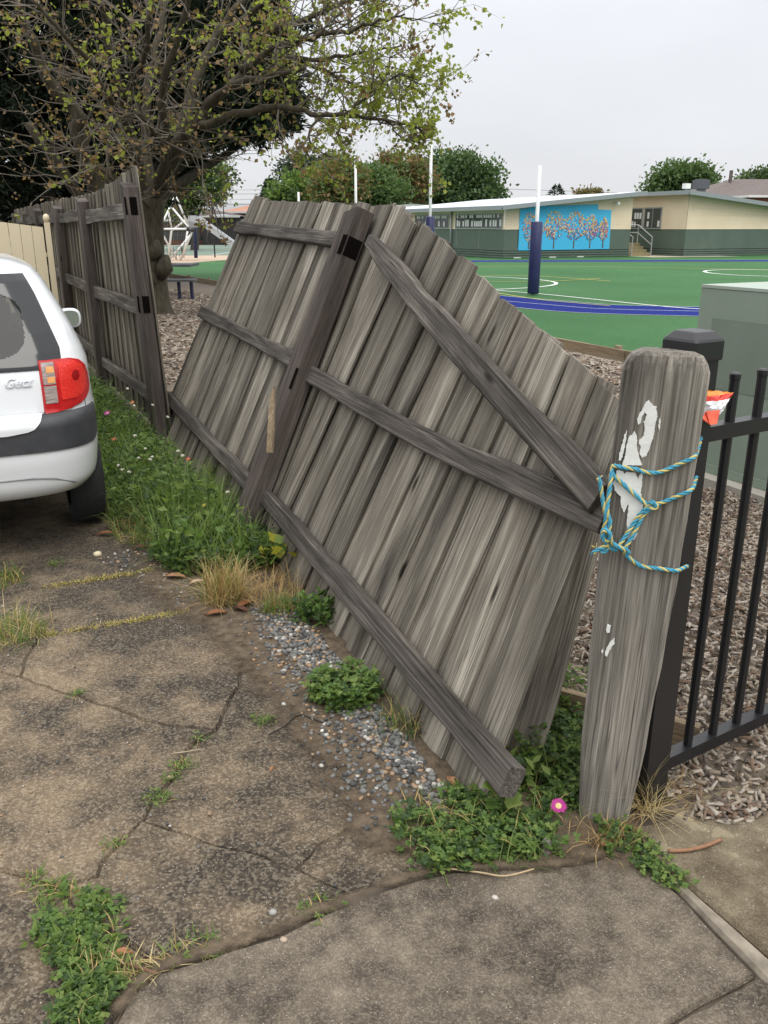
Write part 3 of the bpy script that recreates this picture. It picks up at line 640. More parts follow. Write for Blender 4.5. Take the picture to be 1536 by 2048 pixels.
# ================================================================== black steel fence
sf0 = Vector((.768, 2.155, 0)); sfd = Vector((.85, .53, 0)).normalized(); sfn = Vector((sfd.y, -sfd.x, 0))
sf = thing('steel_fence', 'black steel picket fence beside the weathered end post', 'fence', sf0)
one('post', M['black'], sf, lambda mb: mb.box(sf0 + Z1 * .64, .092, .092, 1.36, (sfd, sfn, Z1)))
def cap(mb):
    rg = lambda r_, z, c: [sf0 + sfd * a * r_ + sfn * b * r_ + Z1 * z for a, b in ((-1, -1 + c), (-1 + c, -1), (1 - c, -1), (1, -1 + c), (1, 1 - c), (1 - c, 1), (-1 + c, 1), (-1, 1 - c))]
    mb.ring_loft([rg(.052, 1.305, .08), rg(.054, 1.31, .1), rg(.054, 1.352, .1), rg(.051, 1.358, .14), rg(.037, 1.374, .2), rg(.033, 1.376, .25)])
one('cap', M['black'], sf, cap)
LF = 2.3
one('rail', M['black'], sf, lambda mb: mb.box(sf0 + sfd * (.046 + LF / 2) + Z1 * .105, LF, .04, .04, (sfd, sfn, Z1)))
one('rail', M['black'], sf, lambda mb: mb.box(sf0 + sfd * (.046 + LF / 2) + Z1 * 1.105, LF, .04, .04, (sfd, sfn, Z1)))
pk = None
for i in range(18):
    c = sf0 + sfd * (.068 + i * .115)
    if pk is None:
        mb = MB(); rg = lambda z, r_: [(math.cos(R(45 * j + 22.5)) * r_ * 1.05, math.sin(R(45 * j + 22.5)) * r_ * 1.05, z) for j in range(8)]
        mb.ring_loft([rg(.085, .0125), rg(1.235, .0125), rg(1.24, .0137), rg(1.252, .0137), rg(1.256, .009)]); pk = mb.mesh('picket', M['black'])
    link('picket', pk, sf, Matrix.Translation(c))

# ================================================================== crumpled chip packet
cp = thing('chip_packet', 'crumpled red and white snack packet stuck on the fence rail', 'packet', sf0 + sfd * .1 + Z1 * 1.13)
def packet():
    m, t, b = newmat('printed_foil'); b.inputs['Roughness'].default_value = .28; b.inputs['Metallic'].default_value = .15
    v = coords(t); s_ = t.nodes.new('ShaderNodeSeparateXYZ'); t.links.new(v, s_.inputs[0])
    d = nd(t, 'ShaderNodeMath', operation='MULTIPLY_ADD', i_1=.7); t.links.new(s_.outputs[2], d.inputs[0]); t.links.new(s_.outputs[0], d.inputs[2])
    c = ramp(t, s_.outputs[2], [(.0, (.5, .02, .015)), (.018, (.62, .035, .02)), (.036, (.72, .72, .74)), (.058, (.78, .78, .8)), (.078, (.62, .035, .02)), (.086, (.7, .25, .03))], 'CONSTANT'); t.links.new(c, b.inputs['Base Color']); return m
a, b_ = at(1413, 840, 2.2), at(1462, 795, 2.26)
mb = MB(); nx, ny = 12, 9; rr = random.Random(8); grid = {}
c00, c10, c11, c01 = at(1398, 842, 2.10), at(1434, 838, 2.12), at(1467, 786, 2.15), at(1394, 778, 2.11)
for side in (0, 1):
    for i in range(nx + 1):
        for j in range(ny + 1):
            u, v = i / nx, j / ny; p_ = c00.lerp(c10, u).lerp(c01.lerp(c11, u), v)
            bul = math.sin(math.pi * u) * math.sin(math.pi * v); p_ = p_ + sfn * ((.022 if side == 0 else -.02) * bul + rr.uniform(-.004, .004) * (1 if bul > .05 else 0)) + Vector((0, 0, rr.uniform(-.002, .002)))
            grid[side, i, j] = len(mb.v); mb.v.append(tuple(p_ - Vector(cp.location)))
    for i in range(nx):
        for j in range(ny):
            mb.f.append(tuple(grid[side, x, y] for x, y in ((i, j), (i + 1, j), (i + 1, j + 1), (i, j + 1)))); mb.mi.append(0)
pm_ = mb.mesh('foil', packet()); link('foil', pm_, cp, Matrix.Translation(cp.location))
one('torn_flap', simple('red_foil', (.6, .05, .025), (.75, .12, .04), 60, .3), cp, lambda mb: [mb.poly([at(1412, 822, 2.08), at(1440, 820, 2.09), at(1434, 848, 2.07), at(1420, 850, 2.065)]), mb.poly([at(1412, 822, 2.085), at(1420, 850, 2.068), at(1404, 836, 2.07)])])

# ================================================================== green utility cabinet
CB = gnd(1364, 922, .08); cbx = Vector((.45, -.89, 0)).normalized(); cby = Vector((.89, .45, 0))
ub = thing('utility_cabinet', 'pale green metal utility cabinet on a concrete plinth behind fence', 'cabinet', CB)
def cab_box(x0, x1, y0, y1, z0, z1, mb): mb.box(CB + cbx * ((x0 + x1) / 2) + cby * ((y0 + y1) / 2) + Z1 * ((z0 + z1) / 2 - .08), x1 - x0, y1 - y0, z1 - z0, (cbx, cby, Z1))
one('cabinet_body', M['greenbox'], ub, lambda mb: cab_box(0, 1.9, 0, 1.3, .12, 1.24, mb))
one('roof', M['boxtop'], ub, lambda mb: cab_box(-.004, 1.904, -.004, 1.304, 1.243, 1.262, mb))
one('skirt', M['greenbox'], ub, lambda mb: cab_box(-.012, 1.91, -.012, 1.31, .06, .118, mb))
one('plinth', simple('plinth_concrete', (.3, .28, .24), (.42, .39, .34), 8, .9, .3), ub, lambda mb: cab_box(-.12, 2.02, -.12, 1.42, -.05, .057, mb))
one('paint_repair', simple('cabinet_green_dark', (.175, .22, .175), (.20, .245, .20), 4, .6), ub, lambda mb: cab_box(.12, .86, -.003, 0, .62, 1.06, mb))
one('door_panel', M['greenbox'], ub, lambda mb: cab_box(.98, 1.84, -.012, -.002, .18, 1.2, mb))
one('lock', M['black'], ub, lambda mb: cab_box(1.02, 1.06, -.02, -.0125, .64, .72, mb))

# ================================================================== cream steel side gate
cg0 = Vector((-3.93, 10.55, 0)); cgd = Vector((-.9, -.436, 0)).normalized(); cgn = Vector((-cgd.y, cgd.x, 0))
cg = thing('side_gate', 'cream arched steel side gate behind the white car', 'gate', cg0)
one('post', M['creamfence'], cg, lambda mb: mb.box(cg0 + Z1 * .83, .06, .06, 1.66, (cgd, cgn, Z1)))
one('post_cap', M['creamfence'], cg, lambda mb: mb.tube([cg0 + Z1 * z for z in (1.66, 1.68, 1.71, 1.74, 1.755)], [.02, .035, .04, .03, .008], 8), True)
for i in range(24):
    s0 = .05 + i * .125; h_ = 1.60 + .13 * math.sin(min(1, s0 / 1.5) * math.pi / 2) if s0 < 1.5 else 1.60 + .13 * math.sin(max(0, min(1, (3.0 - s0) / 1.5)) * math.pi / 2)
    h2 = 1.60 + .13 * math.sin(max(0, min(1, min(s0 + .12, 3.0 - s0 - .12) / 1.5)) * math.pi / 2)
    def sl(mb):
        P = [cg0 + cgd * s0 + Z1 * .06, cg0 + cgd * (s0 + .12) + Z1 * .06, cg0 + cgd * (s0 + .12) + Z1 * h2, cg0 + cgd * s0 + Z1 * h_]
        mb.ring_loft([[p_ + cgn * .008 for p_ in P], [p_ - cgn * .008 for p_ in P]])
    one('slat', M['creamfence'], cg, sl)
for z in (.35, 1.3): one('rail', M['creamfence'], cg, lambda mb: mb.box(cg0 + cgd * 1.53 - cgn * .03 + Z1 * z, 3.0, .03, .05, (cgd, cgn, Z1)))

# ================================================================== goal posts
def goal(px, base, topz, pad, label, r_=.045):
    t = thing('goal_post', label, 'goal post', base, 'white goal posts standing on the turf')
    one('pole', M['white'], t, lambda mb: mb.tube([base + Z1 * z for z in (0, topz)], [r_, r_ * .9], 12), True)
    if pad:
        one('pad', M['navy'], t, lambda mb: mb.tube([base + Z1 * z for z in (.03, .05, pad * .5, pad - .02, pad)], [.12, .135, .135, .133, .115], 16), True)
gb = gnd(1066, 590, TZ); goal(1066, gb, at(1077, 341, gb.y).z, at(1071, 443, gb.y).z - TZ, 'nearest goal post, white pole with navy pad, before the mural')
def goal_at(pxt, pyt, Y, pady, label, r_=.05):
    tp = at(pxt, pyt, Y); goal(0, Vector((tp.x, Y, TZ)), tp.z, (at(pxt, pady, Y).z - TZ) if pady else 2.0, label, r_)
goal_at(863, 255, 27, 433, 'white goal post with navy pad rising left of the school windows', .048)
goal_at(711, 330, 33, 470, 'thin white goal post seen above the far leaning fence panel', .05)
goal_at(597, 389, 39, 470, 'white goal post tip just above the far panel, furthest left', .05)

# ================================================================== parked white hatchback
car = thing('parked_car', 'white hatchback parked on the driveway with red tail light', 'car', (-2.13, 3.86, 0)); CA = R(24.5); car.rotation_euler = (0, 0, CA)
CM = Matrix.Translation(car.location) @ Matrix.Rotation(CA, 4, 'Z')
def clink(name, mb, mat, smooth=True, parent=None): return link(name, mb.mesh(name, mat, smooth), parent or car, CM)
TW = [(.31, .72), (.335, .775), (.38, .812), (.44, .824), (.55, .834), (.75, .832), (.95, .818), (1.03, .795), (1.12, .76), (1.25, .70), (1.36, .645), (1.42, .60), (1.455, .52), (1.485, .34), (1.493, .12)]
TR_ = [(.31, .12), (.335, .05), (.38, .012), (.44, .0), (.52, -.012), (.70, -.010), (.735, .01), (.745, .045), (.8, .05), (.9, .065), (.97, .085), (1.03, .115), (1.12, .165), (1.25, .245), (1.36, .315), (1.42, .37), (1.455, .46), (1.485, .72), (1.493, 1.1)]
TF = [(.31, 3.70), (.36, 3.79), (.5, 3.81), (.65, 3.78), (.78, 3.62), (.88, 3.30), (.95, 2.95), (1.03, 2.78), (1.12, 2.62), (1.25, 2.38), (1.36, 2.15), (1.42, 2.0), (1.455, 1.85), (1.485, 1.6), (1.493, 1.45)]
def ring_pt(ph, z):
    w, a, b = lerp_tab(z, TW), lerp_tab(z, TR_), lerp_tab(z, TF); c, l = (a + b) / 2, (b - a) / 2; n_ = 7.2
    cx, sy = math.cos(ph), math.sin(ph)
    k = (abs(cx) ** n_ + abs(sy) ** n_) ** (-1 / n_)
    return Vector((w * cx * k, c + l * sy * k, z))
_rc = {}
def arcpt(s_, z):
    """point at arc length s_ from the rear centre line, at height z"""
    key = round(z, 4)
    if key not in _rc:
        P = [ring_pt(R(-90 + 130 * (i / 400) ** 1.0), z) for i in range(401)]; A = [0]
        for a, b in zip(P, P[1:]): A.append(A[-1] + (b - a).length)
        _rc[key] = (A, P)
    A, P = _rc[key]; neg = s_ < 0; s_ = abs(s_); i = int(np.searchsorted(A, s_)); i = min(max(i, 1), 400); f = (s_ - A[i - 1]) / max(1e-9, A[i] - A[i - 1]); p_ = P[i - 1].lerp(P[i], min(1, f))
    return Vector((-p_.x, p_.y, p_.z)) if neg else p_
def arcn(s_, z):
    e_ = .008; a = arcpt(s_ + e_, z) - arcpt(s_ - e_, z); b = arcpt(s_, z + e_) - arcpt(s_, z - e_); return a.cross(b).normalized()
def patch(name, mat, zs, sl, sr, lift=.004, nu=14, parent=None, thick=True, smooth=True):
    mb = MB(); rows = []
    for z in zs:
        a, b = sl(z), sr(z); row = []
        for i in range(nu + 1):
            s_ = a + (b - a) * i / nu; row.append(arcpt(s_, z) + arcn(s_, z) * lift)
        rows.append(row)
    mb.ring_loft(rows, False, False)
    if thick:    # skirt back to the body
        edge = rows[0] + [r_[-1] for r_ in rows[1:-1]] + rows[-1][::-1] + [r_[0] for r_ in rows[1:-1][::-1]]; c_ = sum(edge, Vector()) / len(edge)
        back = [e_ + Vector((-e_.x * .012, .012, 0)) for e_ in edge]; mb.ring_loft([edge, back], True, False)
    return clink(name, mb, mat, smooth, parent)
def fr(a, b, n_): return [a + (b - a) * i / n_ for i in range(n_ + 1)]
white_car = simple('white_car_paint', (.76, .78, .80), None, rough=.25); wb = white_car.node_tree.nodes['Principled BSDF']; wb.inputs['Coat Weight'].default_value = .6; wb.inputs['Coat Roughness'].default_value = .06
trim = simple('grey_plastic', (.035, .037, .042), (.055, .057, .062), 12, .55, .1); dark = simple('dark_glass_border', (.010, .011, .013), None, rough=.08)
under = simple('underbody', (.012, .012, .012), None, rough=.9)
def glassmat(name, tint, f):
    m, t, b = newmat(name); b.inputs['Base Color'].default_value = (.01, .011, .012, 1); b.inputs['Roughness'].default_value = .04
    tr = t.nodes.new('ShaderNodeBsdfTransparent'); tr.inputs[0].default_value = (*tint, 1); ms = t.nodes.new('ShaderNodeMixShader'); ms.inputs[0].default_value = f
    t.links.new(tr.outputs[0], ms.inputs[1]); t.links.new(b.outputs[0], ms.inputs[2]); t.links.new(ms.outputs[0], t.nodes['Material Output'].inputs[0]); return m
carglass = glassmat('car_glass', (.62, .66, .66), .42)
zs = sorted(set(fr(.31, .72, 16) + [.735, .745, .75] + fr(.76, 1.02, 9) + fr(1.03, 1.40, 22) + [1.42, 1.44, 1.455, 1.47, 1.48, 1.487, 1.493]))
NPH = 220
phs = [R(-90 + 360 * i / NPH) for i in range(NPH)]
def rear_in(p_, g_=1.0): return p_.y < 1.2 and (abs(p_.x) / (.50 * g_)) ** 4 + (abs(p_.z - 1.165) / (.165 * g_)) ** 4 < 1
def cutout(p_):
    if rear_in(p_, 1.12): return True
    if 1.0 < p_.z < 1.36 and p_.y > 1.9 and abs(p_.x) < .56 - (p_.z - 1.0) * .1: return True          # windscreen
    if 1.02 < p_.z < 1.36 and abs(p_.x) > .55 and (.75 < p_.y < 1.35 or 1.45 < p_.y < 2.3): return True   # side windows
    if p_.z < .60 and abs(p_.x) > .6 and ((p_.y - .64) ** 2 + (p_.z - .28) ** 2 < .34 ** 2 or (p_.y - 3.09) ** 2 + (p_.z - .28) ** 2 < .34 ** 2): return True
    return False
mb = MB(); k = NPH; P = [[ring_pt(a, z) for a in phs] for z in zs]
for r_ in P: mb.v += [tuple(p_) for p_ in r_]
for i in range(len(zs) - 1):
    for j in range(k):
        j2 = (j + 1) % k; c_ = (P[i][j] + P[i + 1][j2]) / 2
        if cutout(c_): continue
        mb.f.append((i * k + j, i * k + j2, (i + 1) * k + j2, (i + 1) * k + j)); mb.mi.append(0)
mb.f.append(tuple((len(zs) - 1) * k + j for j in range(k))); mb.mi.append(0)
clink('body', mb, white_car)
mb2 = MB(); mb2.v = [(x * .962, 1.9 + (y - 1.9) * .975, z - .018) for x, y, z in mb.v]; mb2.f = [f_ for f_ in mb.f]; mb2.mi = list(mb.mi); clink('cabin_liner', mb2, simple('cabin_liner', (.035, .036, .04), None, rough=.9))
# inside liner, seats, floor
mb = MB()
mb.box((0, 2.0, .34), 1.3, 3.0, .06); clink('floor_pan', mb, under, False)
def seat(x, y):
    mb = MB(); rg = lambda z, w, d, yy: [(x + a * w, y + yy + b * d, z) for a, b in ((-1, -.7), (-.7, -1), (.7, -1), (1, -.7), (1, .7), (.7, 1), (-.7, 1), (-1, .7))]
    mb.ring_loft([rg(.45, .24, .09, 0), rg(.9, .24, .07, -.08), rg(1.06, .17, .05, -.12), rg(1.09, .11, .045, -.13), rg(1.22, .11, .04, -.15), rg(1.25, .06, .02, -.15)]); clink('seat', mb, simple('seat_cloth', (.05, .05, .055), (.08, .08, .085), 30, .9))
seat(-.36, 1.75); seat(.36, 1.75); seat(-.36, .98); seat(.36, .98)
mb = MB(); mb.box((0, .55, .80), 1.2, .5, .04); clink('parcel_shelf', mb, trim, False)
# rear window: black border and clear pane
mb = MB(); zz = fr(.955, 1.395, 66)
bs = lambda z: lerp_tab(z, [(.955, .655), (1.05, .66), (1.30, .585), (1.395, .545)])
nu = 180; Q = [[arcpt(bs(z) * (2 * i / nu - 1), z) + arcn(bs(z) * (2 * i / nu - 1), z) * .004 for i in range(nu + 1)] for z in zz]
for r_ in Q: mb.v += [tuple(p_) for p_ in r_]
for i in range(len(zz) - 1):
    for j in range(nu):
        c_ = (Q[i][j] + Q[i + 1][j + 1]) / 2
        if rear_in(c_): continue
        a = i * (nu + 1) + j; mb.f.append((a, a + 1, a + nu + 2, a + nu + 1)); mb.mi.append(0)
rw = clink('rear_window', mb, dark)
patch('pane', carglass, fr(.985, 1.345, 10), lambda z: -.53, lambda z: .53, .0015, 20, thick=False)
mb = MB(); mb.ring_loft([[Vector((x, lerp_tab(z, TF) - .06 - .12 * (x / .6) ** 2, z)) for x in fr(-.58, .58, 8)] for z in fr(.98, 1.38, 5)], False, False); clink('windscreen', mb, carglass)
for sx in (-1, 1):
    for y0, y1 in ((.72, 1.38), (1.42, 2.34)):
        mb = MB(); mb.ring_loft([[Vector((sx * (lerp_tab(z, TW) * .985 - .012), y, z)) for y in fr(y0, y1, 4)] for z in fr(1.0, 1.37, 5)], False, False); clink('side_window', mb, carglass)
# tail lights
red = simple('tail_light_red', (.42, .012, .015), (.55, .02, .02), 20, .12); bright = simple('reflector_red', (.65, .02, .02), (.8, .05, .03), 90, .15, .3); clear = simple('tail_light_clear', (.20, .16, .145), (.46, .38, .35), 14, .12, .3, stretch=(1, 1, 9)); amber = simple('tail_light_amber', (.75, .28, .06), (.8, .42, .15), 50, .15)
lens_r = lambda z: lerp_tab(z, [(.745, .60), (.77, .74), (.80, .835), (.84, .885), (.90, .875), (.95, .83), (.98, .77), (.995, .70)])
for sg in (1, -1):
    f_ = lambda h: (lambda z: sg * h(z))
    tl = patch('tail_light', red, fr(.742, .995, 16), f_(lambda z: .545) if sg > 0 else f_(lens_r), f_(lens_r) if sg > 0 else f_(lambda z: .545), .010, 20)
    ins = lambda z: .63; outr = lambda z: max(.68, lerp_tab(z, [(.80, .70), (.82, .77), (.85, .815), (.90, .82), (.95, .785), (.98, .73), (.985, .70)]))
    a, b = (ins, outr) if sg > 0 else (outr, ins)
    patch('reflector', bright, fr(.805, .982, 12), f_(a), f_(b), .013, 14, tl)
    patch('bulb', simple('bulb_red', (.30, .008, .01), None, rough=.1), [.889, .893, .90, .913, .926, .933, .937], f_(lambda z: .722 - sg * math.sqrt(max(1e-7, .025 ** 2 - (z - .913) ** 2))), f_(lambda z: .722 + sg * math.sqrt(max(1e-7, .025 ** 2 - (z - .913) ** 2))), .0155, 6, tl)
    a, b = (lambda z: .553, lambda z: .61) if sg > 0 else (lambda z: .61, lambda z: .553)
    patch('turn_lens', clear, fr(.885, .985, 6), f_(a), f_(b), .013, 6, tl); patch('reverse_lens', clear, fr(.795, .878, 6), f_(a), f_(b), .013, 6, tl)
    a, b = (lambda z: .572, lambda z: .607) if sg > 0 else (lambda z: .607, lambda z: .572)
    patch('amber_bulb', amber, fr(.938, .966, 2), f_(a), f_(b), .0145, 5, tl, False); patch('amber_bulb', amber, fr(.892, .918, 2), f_(a), f_(b), .0145, 5, tl, False)
# bumper strip, shut lines, lower lip, roof ditch
patch('bumper_strip', trim, fr(.572, .742, 12), lambda z: -lerp_tab(z, [(.572, .86), (.59, .93), (.62, .955), (.70, .955), (.742, .93)]), lambda z: lerp_tab(z, [(.572, .86), (.59, .93), (.62, .955), (.70, .955), (.742, .93)]), .008, 60)
patch('tailgate_lip', white_car, fr(.668, .752, 8), lambda z: -lerp_tab(z, [(.668, .36), (.675, .44), (.69, .485), (.71, .51), (.752, .535)]), lambda z: lerp_tab(z, [(.668, .36), (.675, .44), (.69, .485), (.71, .51), (.752, .535)]), .016, 30)
gap = simple('shut_line', (.02, .02, .022), None, rough=.8)
for sg in (1, -1):
    mb = MB(); mb.tube([arcpt(sg * s_, z) + arcn(sg * s_, z) * .0005 for s_, z in ((.545, .995), (.545, .9), (.545, .76), (.535, .72), (.52, .70))], .003, 5); clink('shut_line', mb, gap)
    mb = MB(); mb.tube([arcpt(sg * .80, z) + arcn(sg * .80, z) * .0005 for z in (.79, .77, .75, .738)], .002, 5); clink('shut_line', mb, gap)
    mb = MB(); mb.tube([Vector((sg * lerp_tab(z, TW) * .93, y, z)) for y, z in ((.60, 1.40), (.75, 1.425), (1.0, 1.432), (1.6, 1.432), (2.0, 1.41))], .012, 6); clink('roof_trim', mb, trim)
mb = MB(); mb.tube([arcpt(s_, z) + arcn(s_, z) * .001 for s_, z in ((-.66, .385), (-.55, .43), (-.45, .445), (.45, .445), (.55, .43), (.66, .385))], .006, 6); clink('bumper_crease', mb, simple('crease_shade', (.3, .31, .32), None, rough=.5))  # grey line on the white bumper: shade of its fold painted in
# number plate recess with a handle bar
mb = MB(); mb.box((0, .025, .86), .46, .03, .04, None); clink('handle_strip', mb, white_car, False)
mb = MB(); mb.box((0, .035, .79), .40, .012, .12); clink('plate_recess', mb, trim, False)
mb = MB(); mb.tube([(0, .20, 1.40), (0, .24, 1.40)], .03, 8); clink('wiper_pivot', mb, trim)
# badge lettering
def text_mesh(body, size, extrude=.0025):
    cu = bpy.data.curves.new('badge', 'FONT'); cu.body = body; cu.size = size; cu.extrude = extrude; cu.shear = .35; cu.bevel_depth = .0008; cu.offset = .0012
    o = bpy.data.objects.new('tmp', cu); COL.objects.link(o); dg = bpy.context.evaluated_depsgraph_get(); me = bpy.data.meshes.new_from_object(o.evaluated_get(dg)); bpy.data.objects.remove(o); return me
tm = text_mesh('Getz', .062); tm.materials.clear(); tm.materials.append(simple('chrome_badge', (.72, .73, .74), None, rough=.22, metal=.7))
for v in tm.vertices:
    s_ = .375 + v.co.x; z = .885 + v.co.y; p_ = arcpt(s_, z) + arcn(s_, z) * (.004 + v.co.z); v.co = p_
link('badge', tm, car, CM)
# wheels
tyre_m = simple('tyre_rubber', (.012, .012, .013), (.022, .022, .024), 40, .8, .3); rim_m = simple('alloy', (.5, .5, .52), None, rough=.3, metal=.8)
for sx in (-1, 1):
    for y in (.64, 3.09):
        wt = bpy.data.objects.new('wheel', None); COL.objects.link(wt); wt.parent = car; wt.location = (sx * .73, y, .288)
        mb = MB(); pr = [(-.088, .19), (-.092, .24), (-.085, .272), (-.065, .286), (-.03, .288), (.03, .288), (.065, .286), (.085, .272), (.092, .24), (.088, .19)]
        rings = [[Vector((sx * .73 + x, y + r_ * math.cos(a), .288 + r_ * math.sin(a))) for x, r_ in pr] for a in [2 * math.pi * i / 36 for i in range(36)]]; rings.append(rings[0])
        mb.ring_loft(rings, False, False); clink('tyre', mb, tyre_m, True, wt)
        mb = MB(); 
        for i in range(5):
            a = 2 * math.pi * i / 5; mb.bar((sx * .80, y, .288), (sx * .79, y + .19 * math.cos(a), .288 + .19 * math.sin(a)), .05, .03)
        mb.tube([(sx * .66, y, .288), (sx * .802, y, .288)], [.192, .192], 24, False); mb.tube([(sx * .78, y, .288), (sx * .808, y, .288)], .035, 12); clink('rim', mb, rim_m, False, wt)
    # door mirror
    mb = MB(); c_ = Vector((sx * .885, 2.18, 1.0)); rg = lambda y, a, b: [c_ + Vector((a * math.cos(t_) * (abs(math.cos(t_)) ** -.3 if abs(math.cos(t_)) > .01 else 1), y, b * math.sin(t_) * (abs(math.sin(t_)) ** -.3 if abs(math.sin(t_)) > .01 else 1))) for t_ in [2 * math.pi * i / 20 for i in range(20)]]
    mb.ring_loft([rg(-.01, .068, .062), rg(.0, .076, .069), rg(.05, .075, .067), rg(.10, .055, .05), rg(.125, .03, .025)]); mb.bar(c_ + Vector((-sx * .07, .04, -.05)), c_ + Vector((-sx * .17, .06, -.07)), .05, .05); mr_o = clink('door_mirror', mb, white_car)
    mb = MB(); mb.poly(rg(-.0125, .060, .054)); clink('mirror_glass', mb, simple('mirror', (.55, .6, .62), None, rough=.06, metal=.9), False, mr_o)
mb = MB(); mb.tube([(.42, .12, .30), (.42, .5, .33)], .022, 8); clink('tail_pipe', mb, under, False)
for sx in (-1, 1):
    mb = MB(); mb.ring_loft([[Vector((sx * x, .64 + .33 * math.cos(a), .28 + .33 * math.sin(a))) for a in [R(25 + 130 * i / 16) for i in range(17)]] for x in (.50, .80)], False, False); clink('wheel_arch', mb, under)

# ================================================================== school buildings
SA = Vector((-.41, .912, 0)).normalized(); SB = Vector((.912, .41, 0)).normalized()      # along the side wall, along the front
def siding(mb, o, d, n_, x0, x1, zb, zt, pitch=.115):
    """lapped weatherboards; zt is a function of x for raked tops"""
    z = zb
    zmax = max(zt(x0), zt(x1))
    while z < zmax - 1e-3:
        z1 = min(z + pitch, zmax)
        xs = [x0, x1]
        def cl(x, zz): return min(zz, zt(x))
        if zt(x0) <= z or zt(x1) <= z:      # raked course: find where the rake crosses
            lo, hi = (x0, x1) if zt(x0) < zt(x1) else (x1, x0); f = (z - zt(lo)) / (zt(hi) - zt(lo)); xc = lo + (hi - lo) * f; xs = sorted([xc, hi])
        a, b = xs
        P = [o + d * a + n_ * .022 + Z1 * z, o + d * b + n_ * .022 + Z1 * z, o + d * b + n_ * .004 + Z1 * cl(b, z1), o + d * a + n_ * .004 + Z1 * cl(a, z1)]
        mb.poly(P); mb.quad(P[0] - n_ * .02, P[1] - n_ * .02, P[1], P[0]); z = z1
def wallbox(mb, o, d, n_, x0, x1, z0, z1, t=.1, lift=0.0):
    c = o + d * ((x0 + x1) / 2) + n_ * (lift - t / 2) + Z1 * ((z0 + z1) / 2); mb.box(c, x1 - x0, t, z1 - z0, (d, n_, Z1))
def window(parent, o, d, n_, x0, x1, z0, z1, mull, seed, papers=True):
    f = one('window', M['gutter'], parent, lambda mb: [wallbox(mb, o, d, n_, a, b, c, e_, .08, .05) for a, b, c, e_ in ((x0, x1, z0, z0 + .06), (x0, x1, z1 - .06, z1), (x0, x0 + .06, z0 + .06, z1 - .06), (x1 - .06, x1, z0 + .06, z1 - .06))])
    k = mull; w = (x1 - x0 - .12) / k; rr = random.Random(seed)
    for i in range(k):
        a = x0 + .06 + i * w
        if i: one('mullion', M['gutter'], f, lambda mb: wallbox(mb, o, d, n_, a - .02, a + .02, z0 + .06, z1 - .06, .06, .045))
        one('pane', M['glassd'], f, lambda mb: wallbox(mb, o, d, n_, a + .02, a + w - .02, z0 + .06, z1 - .06, .01, .026))
        if papers:
            def pp(mb):
                for r_ in range(2):
                    for c_ in range(int(w / .22)):
                        if rr.random() < .72:
                            x = a + .06 + c_ * .21; zc = z0 + .12 + r_ * .42; wallbox(mb, o, d, n_, x, x + .16, zc, zc + rr.uniform(.24, .34), .002, .0295)
            p_ = MB(); pp(p_)
            if p_.f: p_.build('paper_sheets', M['paper'], f)
K0 = gnd(1006, 517, TZ); K0 = Vector((K0.x, K0.y, 0))
sb = thing('school_building', 'cream and green school building with sloping roof and mural', 'building', K0)
nFt, nSd = -SA, -SB                    # outward normals of the front wall and the side wall
FW, SL = 7.7, 15.5
eav = at(1006, 414, K0.y).z; pk_ = at(1262, 388, (K0 + SB * FW).y).z
zf = lambda x: eav + (pk_ - eav) * x / FW
sill = at(1006, 459, K0.y).z
one('wall', M['wgreen'], sb, lambda mb: (wallbox(mb, K0, SB, nFt, 0, FW, .5, sill, .15), wallbox(mb, K0 + SA * SL, -SA, nSd, 0, SL - .151, .5, sill, .15)))
one('inner_wall', M['cream'], sb, lambda mb: [mb.quad(*[K0 + SB * x + Z1 * z for x, z in ((0.02, sill), (FW, sill), (FW, zf(FW)), (0.02, eav))]), mb.quad(*[K0 + SA * x + Z1 * z for x, z in ((SL, sill), (.02, sill), (.02, eav), (SL, eav))]),
                                         mb.quad(*[K0 + SB * FW + SA * x + Z1 * z for x, z in ((0, .1), (10, .1), (10, zf(FW)), (0, zf(FW)))])])
one('weatherboards', M['cream'], sb, lambda mb: (siding(mb, K0, SB, nFt, 0, FW, sill + .002, zf), siding(mb, K0 + SA * SL, -SA, nSd, 0, SL, sill + .002, lambda x: eav)))
for i in range(4):
    z = .12 + i * .115
    one('base_board', M['wgreen'], sb, lambda mb: (wallbox(mb, K0, SB, nFt, -.03, FW + .02, z, z + .085, .04, .02), wallbox(mb, K0 + SA * SL, -SA, nSd, 0, SL - .06, z, z + .085, .04, .02)))
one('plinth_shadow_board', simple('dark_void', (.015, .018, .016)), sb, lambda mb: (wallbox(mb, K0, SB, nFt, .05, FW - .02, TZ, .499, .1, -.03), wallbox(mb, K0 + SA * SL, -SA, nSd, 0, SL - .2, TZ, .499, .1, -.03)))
for i in range(1, 4): one('panel_joint', M['gutter'], sb, lambda mb: wallbox(mb, K0, SB, nFt, FW * i / 4, FW * i / 4 + .02, .5, sill, .01, .008))
for x in (2.4, 4.8, 7.2, 9.6, 12): one('panel_joint', M['gutter'], sb, lambda mb: wallbox(mb, K0, SA, nSd, x, x + .02, .5, sill, .01, .008))
